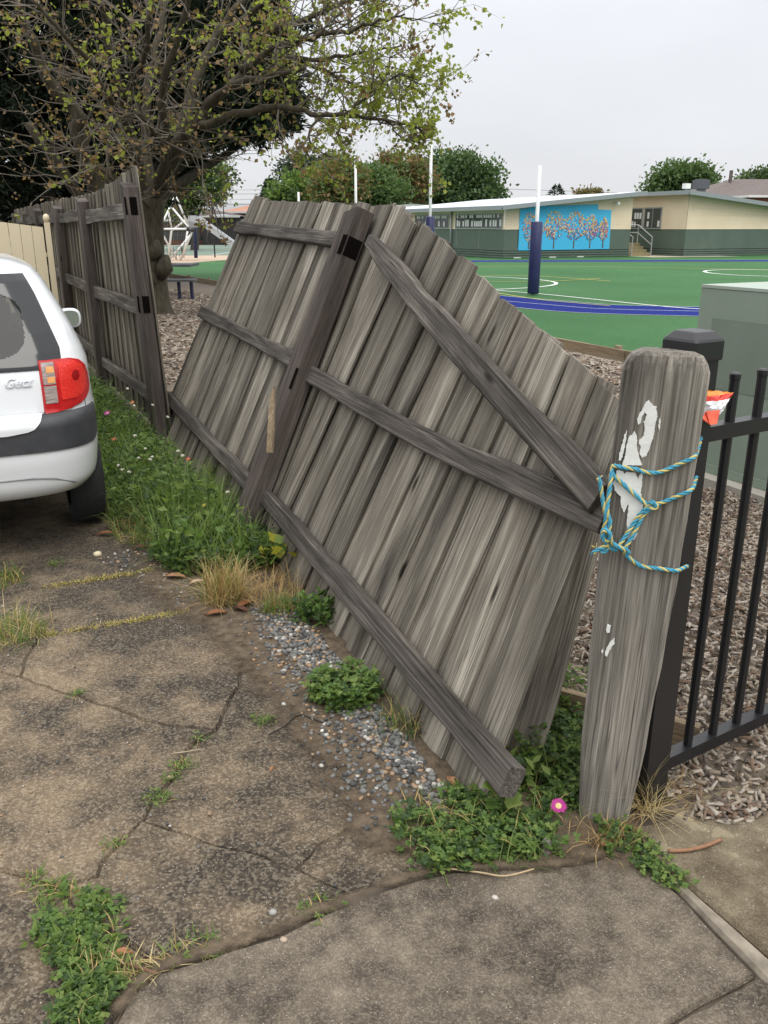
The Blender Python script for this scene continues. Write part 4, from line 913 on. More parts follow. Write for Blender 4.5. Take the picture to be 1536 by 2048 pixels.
# roof sheet with overhang and fascia
def roof(mb, t0):
    o0 = K0 - SB * .45 - SA * .45; z0 = eav - (pk_ - eav) / FW * .45 + .04; zz = lambda x: z0 + (pk_ - eav) / FW * x
    Wd, Ln = FW + .9, SL + .9
    P = [o0 + Z1 * zz(0), o0 + SB * Wd + Z1 * zz(Wd), o0 + SB * Wd + SA * Ln + Z1 * zz(Wd), o0 + SA * Ln + Z1 * zz(0)]; mb.ring_loft([P, [p_ + Z1 * t0 for p_ in P]])
    return P
one('roof', M['roofm'], sb, lambda mb: roof(mb, .05))
mb = MB(); Pr = roof(MB(), .05)
for a, b, nn in ((Pr[0], Pr[1], nFt), (Pr[0], Pr[3], nSd)):
    d = (b - a); Q = [a + nn * .01 + Z1 * -.14, b + nn * .01 - Z1 * .14, b + nn * .01 + Z1 * .06, a + nn * .01 + Z1 * .06]; mb.ring_loft([Q, [q_ + nn * .09 for q_ in Q]])
mb.build('gutter', M['gutter'], sb)
sx_ = lambda px: (px - 1006)      # side-wall windows, measured along the wall from the front corner
window(sb, K0, SA, nSd, .15, 4.9, sill + .02, eav - .28, 5, 1)
window(sb, K0, SA, nSd, 5.6, 9.8, sill + .02, eav - .28, 4, 2)
one('downpipe', M['gutter'], sb, lambda mb: mb.tube([K0 + SA * 5.25 + nSd * .1 + Z1 * z for z in (.15, eav - .1)], .05, 8), True)
one('security_camera', M['paper'], sb, lambda mb: (mb.tube([K0 + SB * 6.5 + nFt * .02 + Z1 * (zf(6.5) - .3), K0 + SB * 6.5 + nFt * .25 + Z1 * (zf(6.5) - .3)], .03, 6), mb.box(K0 + SB * 6.5 + nFt * .3 + Z1 * (zf(6.5) - .36), .14, .2, .12, (SB, SA, Z1))))
for q_ in (.6, 2.7, 4.4): one('vent', M['paper'], sb, lambda mb: wallbox(mb, K0, SB, nFt, q_, q_ + .4, .105, .15, .02, .05))
# mural of trees made of coloured discs
mur = thing('mural', 'bright blue mural of colourful dotted trees on the school wall', 'mural', K0 + SB * 1.5 + Z1 * .7)
def onf(px, py): 
    p_ = on_plane(px, py, K0 + nFt * .03, nFt); w = p_ - K0; return w.dot(SB), p_.z
def mboard(mb):
    pts = [onf(*q_) for q_ in ((1036, 501), (1218, 498), (1222.5, 420), (1196, 419), (1196, 408.5), (1079, 412), (1040, 418.5))]
    mb.ring_loft([[K0 + SB * x + nFt * .03 + Z1 * z for x, z in pts], [K0 + SB * x + nFt * .05 + Z1 * z for x, z in pts]])
one('backing_board', M['mural'], mur, mboard)
rr = random.Random(21); cols = [(.55, .06, .05), (.75, .25, .04), (.8, .5, .06), (.75, .65, .12), (.12, .07, .35), (.05, .12, .5), (.03, .1, .28), (.5, .12, .3), (.7, .35, .35), (.05, .3, .15), (.75, .7, .65), (.3, .05, .25)]
dm = [simple('disc_paint', tuple(.75 * x + .08 for x in c), None, rough=.5) for c in cols]; bt = simple('mural_bark', (.13, .07, .07), None, rough=.6)
x_0, z_0 = onf(1040, 500); x_1, z_1 = onf(1220, 415); sw, sh = x_1 - x_0, z_1 - z_0
trunks = MB(); discs = MB(); fo = K0 + nFt * .055; bpts = []
for cx, hgt, sp in ((.09, .80, .10), (.37, .88, .14), (.60, .86, .15), (.79, .78, .11), (.945, .70, .07)):
    def br(x, z, ang, L_, w, dep):
        x2, z2 = x + math.cos(ang) * L_, z + math.sin(ang) * L_
        if dep < 3: trunks.bar(fo + SB * (x_0 + x * sw) + Z1 * (z_0 + z * sh), fo + SB * (x_0 + x2 * sw) + Z1 * (z_0 + z2 * sh), w, .008, nFt)
        bpts.append((x2, z2, sp))
        if dep < 4:
            for q_ in range(2): br(x2, z2, ang + rr.uniform(-.75, .75), L_ * rr.uniform(.68, .85), w * .66, dep + 1)
    br(cx, .02, math.pi / 2, .22 * hgt, .07, 0)
    for q_ in range(180):
        a, r_ = rr.uniform(0, 6.28), math.sqrt(rr.random()); bpts.append((cx + sp * .8 * r_ * math.cos(a), .20 + hgt * .42 + hgt * .40 * r_ * math.sin(a), sp))
cnt = 0
for x, z, sp in bpts:
    if not (.01 < x < .99 and .06 < z < (.96 if .2 < x < .86 else .88)): continue
    r_ = rr.uniform(.028, .047); c_ = fo + SB * (x_0 + x * sw) + Z1 * (z_0 + z * sh) + nFt * (.006 + .0007 * (cnt % 17)); cnt += 1
    hi = z + rr.uniform(-.2, .2); discs.m = rr.choice([1, 2, 3, 3, 8, 10] if hi > .62 else ([0, 1, 4, 5, 8, 10, 2] if hi > .35 else [4, 5, 6, 9, 5, 2]))
    discs.poly([c_ + (SB * math.cos(2 * math.pi * j / 10) + Z1 * math.sin(2 * math.pi * j / 10)) * r_ for j in range(10)])
trunks.build('painted_trunks', bt, mur); o = discs.build('coloured_discs', dm, mur); o['kind'] = 'stuff'

# right wing
K1 = gnd(1366, 513, TZ); K1 = Vector((K1.x, K1.y, 0)); wg = thing('school_wing', 'right school wing in cream boards over green with descending roof', 'building', K1)
pk1 = at(1368, 387, K1.y).z; FW1, SL1 = 12.0, 6.5; e1 = pk1 - 1.15; zf1 = lambda x: pk1 + (e1 - pk1) * x / FW1
one('wall', M['wgreen'], wg, lambda mb: (wallbox(mb, K1, SB, nFt, 0, FW1, .5, sill, .15), wallbox(mb, K1 + SA * SL1, -SA, nSd, 0, SL1 - .151, .5, sill, .15)))
one('inner_wall', M['cream'], wg, lambda mb: [mb.quad(*[K1 + SB * x + Z1 * z for x, z in ((0.02, sill), (FW1, sill), (FW1, e1), (0.02, pk1))]), mb.quad(*[K1 + SA * x + Z1 * z for x, z in ((SL1, sill), (.02, sill), (.02, pk1), (SL1, pk1))])])
one('weatherboards', M['cream'], wg, lambda mb: (siding(mb, K1, SB, nFt, 0, FW1, sill + .002, zf1), siding(mb, K1 + SA * SL1, -SA, nSd, 0, SL1, sill + .002, lambda x: pk1)))
for i in range(4):
    z = .12 + i * .115
    one('base_board', M['wgreen'], wg, lambda mb: (wallbox(mb, K1, SB, nFt, -.03, FW1, z, z + .085, .04, .02), wallbox(mb, K1 + SA * SL1, -SA, nSd, 0, SL1 - .06, z, z + .085, .04, .02)))
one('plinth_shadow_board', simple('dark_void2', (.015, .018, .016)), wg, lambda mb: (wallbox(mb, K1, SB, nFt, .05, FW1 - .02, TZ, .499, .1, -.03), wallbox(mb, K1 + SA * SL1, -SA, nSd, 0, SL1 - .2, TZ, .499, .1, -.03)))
def roof1(mb):
    o0 = K1 - SB * .45 - SA * .45; s_ = (e1 - pk1) / FW1; zz = lambda x: pk1 + .04 + s_ * (x - .45)
    P = [o0 + Z1 * zz(0), o0 + SB * 13 + Z1 * zz(13), o0 + SB * 13 + SA * 9 + Z1 * zz(13), o0 + SA * 9 + Z1 * zz(0)]; mb.ring_loft([P, [p_ + Z1 * .05 for p_ in P]]); return P
one('roof', M['roofm'], wg, lambda mb: roof1(mb))
mb = MB(); Pr = roof1(MB())
for a, b, nn in ((Pr[0], Pr[1], nFt), (Pr[0], Pr[3], nSd)):
    Q = [a + nn * .01 - Z1 * .14, b + nn * .01 - Z1 * .14, b + nn * .01 + Z1 * .06, a + nn * .01 + Z1 * .06]; mb.ring_loft([Q, [q_ + nn * .09 for q_ in Q]])
mb.build('gutter', M['gutter'], wg)
window(wg, K1, SA, nSd, 1.9, 3.3, sill + .0, sill + 1.12, 2, 5); window(wg, K1, SA, nSd, 3.4, 5.6, sill + .0, sill + 1.12, 2, 6)
one('floodlight', M['paper'], wg, lambda mb: mb.box(K1 + SB * .2 + SA * .5 + Z1 * (pk1 + .38), .35, .25, .25, (SB, SA, Z1)))
one('floodlight_stem', M['gutter'], wg, lambda mb: mb.tube([K1 + SB * .2 + SA * .5 + Z1 * (pk1 + .05), K1 + SB * .2 + SA * .5 + Z1 * (pk1 + .27)], .03, 6))
# steps and handrails between the two
stp = thing('entry_steps', 'timber entry steps with grey handrail between school buildings', 'steps', K0 + SB * (FW + .8) + SA * .5)
for i in range(4):
    one('step', simple('step_timber', (.22, .19, .10), (.30, .25, .14), 6, .8), stp, lambda mb: mb.box(K0 + SB * (FW + .9) + SA * (.3 + i * .30) + Z1 * (TZ + .09 + i * .16), 1.4, .28, .16, (SB, SA, Z1)))
for sx in (.3, 1.6):
    def hr(mb):
        b = K0 + SB * (FW + sx)
        for z in (.95, .55): mb.tube([b + SA * .1 + Z1 * (TZ + z), b + SA * 1.3 + Z1 * (TZ + z + .62), b + SA * 3.0 + Z1 * (TZ + z + .62)], .03, 6)
        for s_, z in ((.12, 0), (1.3, .62)): mb.tube([b + SA * s_ + Z1 * TZ, b + SA * s_ + Z1 * (TZ + z + .95)], .03, 6)
    one('handrail', M['steel'], stp, hr)
sheet('entry_path', [tuple((K0 + SB * x + SA * y).xy) for x, y in ((FW + .1, -1.8), (FW + 5.3, -2.6), (FW + 4.2, 1.2), (FW + .1, 1.2))], TZ + .006, simple('entry_concrete', (.42, .36, .28), (.48, .42, .33), 2, .9))

# ================================================================== houses beyond
def house(name, label, o, d, L_, D_, hz, rz, wall, roofm, over=.5):
    o = Vector(o); d = Vector((*d, 0)).normalized(); nn = Vector((-d.y, d.x, 0)); t = thing(name, label, 'house', o)
    one('wall', wall, t, lambda mb: mb.box(o + d * L_ / 2 + nn * D_ / 2 + Z1 * hz / 2, L_, D_, hz, (d, nn, Z1)))
    def rf(mb):
        P = [o + d * a + nn * b + Z1 * (hz + .003) for a, b in ((-over, -over), (L_ + over, -over), (L_ + over, D_ + over), (-over, D_ + over))]; a = o + d * (D_ / 2) + nn * D_ / 2 + Z1 * rz; b = o + d * (L_ - D_ / 2) + nn * D_ / 2 + Z1 * rz
        if L_ < D_: a = b = o + d * L_ / 2 + nn * D_ / 2 + Z1 * rz
        mb.poly([P[0], P[1], b, a]); mb.poly([P[1], P[2], b]); mb.poly([P[2], P[3], a, b]); mb.poly([P[3], P[0], a]); mb.poly(P[::-1])
    one('roof', roofm, t, rf)
    one('fascia', M['paper'], t, lambda mb: [mb.bar(o + d * -over + nn * -over + Z1 * (hz - .03), o + d * (L_ + over) + nn * -over + Z1 * (hz - .03), .06, .18), mb.bar(o + d * -over + nn * -over + Z1 * (hz - .03), o + d * -over + nn * (D_ + over) + Z1 * (hz - .03), .06, .18)])
    return t, o, d, nn
zat = lambda px, py, Y: at(px, py, Y).z
h1, o, d, nn = house('brick_house', 'red brick house with dark tiled roof behind the school wing, rightmost', (*at(1395, 480, 82).xy, 0), (1, .08), 16, 11, zat(1450, 391, 82), zat(1450, 356, 86), M['brick'], M['tile'])
one('window', M['paper'], h1, lambda mb: mb.box(o + d * 3.6 - nn * .03 + Z1 * (zat(1450, 391, 82) - 1.0), 1.8, .05, 1.0, (d, nn, Z1)))
one('chimney_vent', M['tile'], h1, lambda mb: mb.box(o + d * 4.4 + nn * 4.2 + Z1 * (zat(1450, 356, 86) + .2), .25, .25, 1.0))
h2, o, d, nn = house('brick_house', 'nearer dark hipped roof house cut by the right picture edge', (*at(1492, 480, 74).xy, 0), (1, .1), 14, 9, zat(1500, 392, 74), zat(1536, 362, 78), M['brick'], M['tile'])
one('window', M['glassd'], h2, lambda mb: mb.box(o + d * 3 - nn * .03 + Z1 * 2.0, 1.6, .05, 1.0, (d, nn, Z1)))
ac = thing('rooftop_cooler', 'grey evaporative cooler unit on dark house roof', 'cooler', at(1402, 375, 80))
one('cooler_body', simple('cooler_grey', (.10, .11, .125), None), ac, lambda mb: [mb.box(at(1402, 369, 80), 1.15, 1.1, .75), mb.box(at(1402, 360, 80), .9, .9, .12)])
one('cooler_stand', M['gutter'], ac, lambda mb: mb.box(at(1402, 381, 80), .6, .6, .55))
house('brick_house', 'distant house with terracotta roof beyond the sports court', (*at(452, 480, 92).xy, 0), (1, 0), 6.0, 8, zat(470, 424, 92), zat(470, 405, 94), M['brick'], M['pinktile'])
house('brick_house', 'red brick house with flat grey awning behind the court fence', (*at(250, 480, 80).xy, 0), (1, 0.02), 11.3, 8, zat(400, 440, 80), zat(400, 418, 82), M['brick'], M['tile'])
house('green_shed', 'low green roofed shed just left of the school building', (*at(788, 470, 66).xy, 0), (1, .3), 4.2, 5, zat(800, 413, 66), zat(800, 406, 67), M['wgreen'], M['wgreen'], .2)
h3, o, d, nn = house('dark_garage', 'dark garage with pale flat awning beyond the court', (*at(405, 480, 78).xy, 0), (1, 0), 3.0, 5, zat(420, 432, 78), zat(420, 428, 78), simple('garage_dark', (.03, .028, .028), (.05, .045, .045), 2, .8), M['roofm'], .4)
# court fence with posts and netting
cf = thing('court_fence', 'tall black chain wire fence round the sports court', 'fence', (-9, 50, 0))
netm, t_, b_ = newmat('chain_wire'); b_.inputs['Base Color'].default_value = (.02, .02, .02, 1); b_.inputs['Alpha'].default_value = .22
fc = [(-30, 76.5), (3, 76.5)]; 
for a, b in zip(fc, fc[1:]):
    a, b = Vector((*a, 0)), Vector((*b, 0)); k = 12
    for i in range(k + 1):
        c = a.lerp(b, i / k); one('post', M['black'], cf, lambda mb: mb.tube([c + Z1 * .05, c + Z1 * 3.4], .045, 6))
    one('top_rail', M['black'], cf, lambda mb: mb.bar(a + Z1 * 3.36, b + Z1 * 3.36, .05)); one('netting', netm, cf, lambda mb: mb.quad(a + Z1 * .1, b + Z1 * .1, b + Z1 * 3.3, a + Z1 * 3.3))
for px in (430, 365): 
    c = gnd(px, 515, TZ); one('bollard_post', M['black'], cf, lambda mb: mb.tube([c, c + Z1 * 2.6], .04, 6))
# cars behind the court
def far_car(name, label, p_, colr):
    t = thing(name, label, 'car', p_); m = simple('far_car_paint', colr, None, rough=.3); p_ = Vector(p_)
    def bd(mb):
        prof = [(-2.1, .35), (-2.15, .7), (-2.0, .9), (-1.3, 1.0), (-.8, 1.45), (.9, 1.48), (1.5, 1.0), (2.05, .9), (2.15, .6), (2.1, .35)]
        mb.ring_loft([[p_ + Vector((x, s_ * .85, z)) for x, z in prof] for s_ in (-1, 1)])
    one('body', m, t, bd)
    one('side_glass', M['glassd'], t, lambda mb: mb.poly([p_ + Vector((x, -.86, z)) for x, z in ((-1.05, 1.05), (1.2, 1.05), (.8, 1.4), (-.7, 1.4))]))
    for x in (-1.35, 1.3): one('wheel', tyre_m, t, lambda mb: mb.tube([p_ + Vector((x, -.9, .33)), p_ + Vector((x, -.6, .33))], .33, 14))
far_car('distant_car', 'dark grey car parked behind the climbing frame', (*at(352, 480, 77.6).xy, .1), (.06, .065, .07)); far_car('distant_car', 'blue grey car parked beside the tree trunk, far away', (*at(300, 480, 77.8).xy, .1), (.10, .12, .14))

# ================================================================== playground
PF = thing('climbing_frame', 'white pole climbing frame pyramid behind the tree trunk', 'climbing frame', (*gnd(345, 520, TZ).xy, TZ)); Yp = gnd(345, 520, TZ).y
wp = M['white']
def pole(a, b, r_=.05, dy=(0, 0), nm='pole', m=None): one(nm, m or wp, PF, lambda mb: mb.tube([at(*a, Yp + dy[0]), at(*b, Yp + dy[1])], r_, 8), True)
for a, b, dy in (((349, 395), (319, 458), (0, -1)), ((338, 408), (380, 458), (0, -1)), ((352, 394), (378, 455), (.5, 1.0)), ((319, 458), (375, 458), (-1, -1)), ((385, 462), (361, 520), (-1, 0)), ((343, 462), (336, 520), (-1, 0)), ((321, 462), (354, 520), (-1, 1)), ((381, 470), (340, 518), (1, 0)), ((313, 498), (331, 520), (-1, 0)), ((375, 462), (367, 516), (1, 1)), ((336, 420), (343, 455), (1, 1)), ((372, 440), (345, 460), (1, 1)), ((319, 458), (300, 500), (-1, 0))): pole(a, b, .045, dy)
for c, dy in (((319, 458), -1), ((377, 458), -1), ((386, 460), -1)): one('joint', M['black'], PF, lambda mb: mb.tube([at(c[0] - 3, c[1], Yp + dy), at(c[0] + 3, c[1], Yp + dy)], .1, 8))
def net(mb):
    A_, B_, C_ = at(347, 400, Yp), at(318, 458, Yp), at(378, 458, Yp)
    for i in range(1, 8): f = i / 8; mb.tube([A_.lerp(B_, f), A_.lerp(C_, f)], .012, 4); mb.tube([A_, B_.lerp(C_, f)], .012, 4)
    A2, B2 = at(322, 462, Yp), at(380, 462, Yp); C2, D2 = at(330, 518, Yp), at(370, 516, Yp)
    for i in range(1, 7): f = i / 7; mb.tube([A2.lerp(C2, f), B2.lerp(D2, f)], .010, 4); mb.tube([A2.lerp(B2, f), C2.lerp(D2, f)], .010, 4)
one('rope_net', M['twig'], PF, net)
SLD = thing('slide', 'grey metal slide with navy posts beside the climbing frame', 'slide', (*gnd(392, 516, TZ).xy, TZ))
one('post', M['navy'], SLD, lambda mb: mb.tube([at(392, 516, Yp), at(389, 440, Yp)], .085, 10), True)
def chute(mb):
    a, b, c = at(380, 436, Yp - .6), at(397, 440, Yp - .6), at(470, 492, Yp - 1.2); dd = Vector((0, .55, 0))
    for s_ in (0, 1): mb.bar(b + dd * s_, c + dd * s_, .05, .26); mb.bar(a + dd * s_, b + dd * s_, .05, .26)
    mb.quad(b - Z1 * .12, c - Z1 * .12, c + dd - Z1 * .12, b + dd - Z1 * .12)
one('chute', simple('slide_grey', (.42, .43, .45), (.5, .51, .53), 2, .4), SLD, chute)
one('entry_rails', M['steel'], SLD, lambda mb: [mb.tube([at(378 + i * 4.4, 432 - (i % 2), Yp - .3), at(379 + i * 4, 455, Yp - .3)], .05, 6) for i in range(5)])
# picnic table
PTb = thing('picnic_table', 'navy steel picnic table on the mulch beside the tree', 'table', (*gnd(375, 600).xy, 0)); Yt = gnd(375, 600).y
nvy = simple('navy_paint', (.014, .018, .05), (.022, .028, .075), 4, .5); tpm = simple('table_slats', (.07, .075, .08), (.12, .125, .13), 6, .5)
def bx4(mb, px0, px1, py, h_, d0, d1): a, b = at(px0, py, Yt), at(px1, py, Yt); mb.box((a + b) / 2 + Vector((0, (d0 + d1) / 2, 0)), (b - a).length, d1 - d0, h_)
one('table_top', tpm, PTb, lambda mb: bx4(mb, 290, 364, 535, .06, .9, 1.9)); one('bench_seat', tpm, PTb, lambda mb: bx4(mb, 335, 390, 561, .05, -.1, .35))
for px in (358, 383): one('leg', nvy, PTb, lambda mb: mb.tube([at(px - 1, 563, Yt + .1), at(px + 2, 602, Yt + .1)], .045, 6))
one('leg', nvy, PTb, lambda mb: mb.tube([at(331, 545, Yt + .9), at(332, 600, Yt + .6)], .05, 6)); one('foot_rail', nvy, PTb, lambda mb: (mb.bar(at(334, 600, Yt + .05), at(385, 603, Yt + .05), .07), mb.bar(at(334, 597, Yt + .7), at(372, 596, Yt + .7), .07)))

# overhead wires
for yy, a, b in ((388, (300, 60), (640, 75)), (380, (300, 70), (640, 90)), (400, (300, 80), (560, 85))):
    w_ = thing('power_line', f'thin overhead power line crossing the sky above the court, {"upper" if yy == 380 else "middle" if yy == 388 else "lower"} one', 'power line', at(a[0], yy, a[1]))
    one('cable', M['black'], w_, lambda mb: mb.tube([at(a[0] + (b[0] - a[0]) * i / 10, yy - 4 + 4 * math.sin(math.pi * i / 10), a[1] + (b[1] - a[1]) * i / 10) for i in range(11)], .015, 4))
w_ = thing('power_line', 'thin overhead wire beside the round green tree above the school roof', 'power line', at(990, 378, 90))
one('cable', M['black'], w_, lambda mb: mb.tube([at(980 + 40 * i, 377 + 1.3 * i, 90) for i in range(8)], .02, 4))

# ================================================================== trees
def sph(n_):
    v = RNG.normal(size=(n_, 3)); return v / np.linalg.norm(v, axis=1)[:, None]
def lobe_leaves(lobes, n_total, size, shell=.55, clump=.0):
    """leaf positions and outward directions through lobes (centre, radii); denser towards the outside, grouped in clumps"""
    vol = np.array([a[1][0] * a[1][2] for a in lobes]); ns_ = (n_total * vol / vol.sum()).astype(int); Cs, Ds = [], []
    for (c, r_), k in zip(lobes, ns_):
        if clump:
            kc = max(6, k // 26); d = sph(kc); rad = shell + (1.02 - shell) * RNG.random(kc) ** .6; rad *= 1 + .14 * RNG.normal(size=kc)
            cc = np.array(c) + d * rad[:, None] * np.array(r_); idx = RNG.integers(0, kc, k)
            off = RNG.normal(size=(k, 3)) * clump; off[:, 2] *= .6; P_ = cc[idx] + off; D_ = d[idx] + RNG.normal(size=(k, 3)) * .5
        else:
            d = sph(k); rad = shell + (1.05 - shell) * RNG.random(k) ** .5; P_ = np.array(c) + d * rad[:, None] * np.array(r_); D_ = d
        Cs.append(P_); Ds.append(D_)
    return np.concatenate(Cs), np.concatenate(Ds)
def px_lobes(L_): 
    o = []
    for px, py, rx, ry, Y in L_:
        c = at(px, py, Y); k = Y / FOC * 1.06; o.append((tuple(c), (rx * k, (rx + ry) / 2 * k, ry * k)))
    return o
def leafy_tree(name, label, base, lobes, n_leaf, size, cols, bark, aspect=.6, group=None, clump=.3, trunk_r=.3, shell=.5):
    base = Vector(base); t = thing(name, label, 'tree', base, group); L_ = px_lobes(lobes)
    tr = MB(); top = Vector(L_[0][0]); tr.tube([base, base.lerp(top, .35) + Vector((.1, 0, 0)), base.lerp(top, .7)], [trunk_r, trunk_r * .7, trunk_r * .45], 8)
    for c, r_ in L_:
        c = Vector(c); s_ = base.lerp(top, .5); tr.tube([s_, s_.lerp(c, .6) + Vector((random.uniform(-.3, .3), 0, .2)), c], [trunk_r * .4, trunk_r * .25, .04], 6)
        for q_ in range(6):
            d = Vector(sph(1)[0]); tr.tube([c, c + Vector((d.x * r_[0] * .5, d.y * r_[1] * .5, d.z * r_[2] * .5)), c + Vector((d.x * r_[0] * .95, d.y * r_[1] * .95, d.z * r_[2] * .95))], [.06, .035, .01], 4)
    tr.build('trunk', bark, t)
    C, D_ = lobe_leaves(L_, n_leaf, size, shell, clump); V, F = leaves(C, size * RNG.uniform(.6, 1.3, len(C)), aspect, .4, .3, D_ * .6 + RNG.normal(size=C.shape) * .6)
    mi = np.repeat(RNG.choice(len(cols), len(C), p=None), 2); link('crown', np_mesh('crown', V - np.array(base), F, cols, mi), t, Matrix.Translation(base)); return t
G1 = [leafmat('leaf_mid', (.075, .13, .05)), leafmat('leaf_mid_light', (.12, .185, .075)), leafmat('leaf_mid_dark', (.045, .08, .035))]  # distance haze put into these leaf colours, lightened and desaturated
G2 = [leafmat('leaf_yellow', (0.255, 0.306, 0.060)), leafmat('leaf_lime', (0.170, 0.255, 0.051)), leafmat('leaf_tan', (0.221, 0.178, 0.085))]
G3 = [leafmat('leaf_brown', (0.221, 0.145, 0.068)), leafmat('leaf_olive', (0.128, 0.145, 0.048)), leafmat('leaf_red', (0.170, 0.102, 0.051))]
G4 = [leafmat('gum_grey', (0.076, 0.102, 0.068)), leafmat('gum_dark', (0.043, 0.065, 0.044))]
G5 = [leafmat('needle_dark', (.012, .022, .012), .15, .8), leafmat('needle', (.02, .032, .017), .15, .8), leafmat('needle_grey', (.032, .04, .026), .15, .8)]
G6 = [leafmat('leaf_pale', (.10, .16, .05)), leafmat('leaf_pale2', (.07, .12, .04))]
gx = lambda px, Y: (at(px, 452, Y).x, Y, 0)
leafy_tree('round_tree', 'round dense green tree rising behind the school roof', gx(905, 92), [(905, 385, 78, 45, 92), (940, 362, 48, 34, 92), (890, 345, 42, 34, 93), (930, 335, 36, 24, 91), (860, 375, 45, 40, 94), (965, 392, 30, 24, 91)], 15000, .42, G1, M['barkd'], clump=.55)
leafy_tree('leafy_tree', 'yellow green tree behind the far panel, beside the small conifer', gx(600, 80), [(605, 385, 52, 34, 80), (570, 395, 26, 25, 79), (640, 370, 34, 26, 81)], 7000, .36, [G6[0], G6[1], G2[1]], M['barkd'], clump=.4)
leafy_tree('gum_tree', 'tall dark grey gum tree behind the yellow green tree', gx(605, 105), [(610, 335, 36, 20, 105), (585, 350, 22, 14, 105), (650, 330, 26, 16, 106), (620, 375, 30, 30, 105)], 4500, .45, G4, M['barkd'], clump=.6)
leafy_tree('leafy_tree', 'brownish tree in fresh leaf behind the thin goal post', gx(690, 70), [(680, 365, 40, 42, 70), (655, 385, 28, 24, 69)], 6000, .32, [G3[0], G3[1], G1[1]], M['barkd'], clump=.4)
leafy_tree('leafy_tree', 'bright green tree between thin goal post and padded goal post', gx(745, 74), [(740, 375, 46, 34, 74), (775, 390, 36, 26, 73), (720, 400, 30, 16, 73)], 7000, .34, [G1[1], G1[0], G6[0]], M['barkd'], clump=.4)
leafy_tree('leafy_tree', 'rust tinged tree just left of the padded goal post', gx(805, 82), [(805, 345, 42, 34, 82), (785, 370, 40, 30, 82), (835, 370, 26, 34, 81)], 7500, .36, [G3[0], G3[2], G3[1], G1[1]], M['barkd'], clump=.45)
leafy_tree('leafy_tree', 'open crowned green tree behind the dark house roof', gx(1365, 110), [(1365, 362, 46, 24, 110), (1330, 378, 30, 16, 110), (1400, 352, 26, 16, 110), (1345, 350, 24, 15, 111)], 6000, .5, [G1[1], G6[1], G1[0]], M['barkd'], clump=.7)
leafy_tree('leafy_tree', 'pale tree at the right picture edge behind the houses', gx(1515, 115), [(1515, 365, 36, 15, 115), (1550, 360, 30, 18, 115)], 4000, .5, [G6[1], G4[0], G1[1]], M['barkd'], clump=.7)
leafy_tree('leafy_tree', 'brown topped shrub just above the school roof ridge', gx(1178, 100), [(1178, 388, 20, 5, 100)], 900, .4, [G3[1], G3[0]], M['barkd'], clump=.4)
def conifer(name, label, px, ptop, pbot, Y, halfw, tiers, dens):
    b = Vector(gx(px, Y)); t = thing(name, label, 'tree', b); top = at(px, ptop, Y); k = Y / FOC * 1.06
    one('trunk', M['barkd'], t, lambda mb: mb.tube([b, top], [.2, .03], 6)); z0 = at(px, pbot, Y).z; C, D_ = [], []
    for i in range(tiers):
        f = i / tiers; z = z0 + (top.z - z0) * f; r_ = halfw * k * (1 - f) ** .8
        for q_ in range(dens):
            a = random.uniform(0, 6.283); rr_ = r_ * random.random() ** .5; C.append((b.x + rr_ * math.cos(a), b.y + rr_ * math.sin(a), z + rr_ * .12 + random.uniform(-.12, .12))); D_.append((math.cos(a), math.sin(a), .3))
    V, F = leaves(np.array(C), .45, .35, .3, .2, np.array(D_)); link('crown', np_mesh('crown', V - np.array(b), F, [G4[1], G5[1]], np.repeat(RNG.integers(0, 2, len(C)), 2)), t, Matrix.Translation(b))
conifer('small_conifer', 'small dark conical conifer left of the yellow green tree', 543, 360, 400, 85, 15, 16, 90)
conifer('norfolk_pine', 'tiny tiered pine silhouette above the school roof', 1109, 370, 391, 130, 14, 7, 40)
leafy_tree('hedge_shrub', 'dark olive shrub mass behind the slide and trunk', gx(385, 60), [(395, 372, 48, 34, 60), (350, 395, 40, 34, 60), (430, 350, 28, 18, 60), (330, 360, 34, 26, 60)], 7000, .28, [G4[1], G3[1], G2[1], G4[0]], M['barkd'], clump=.35)

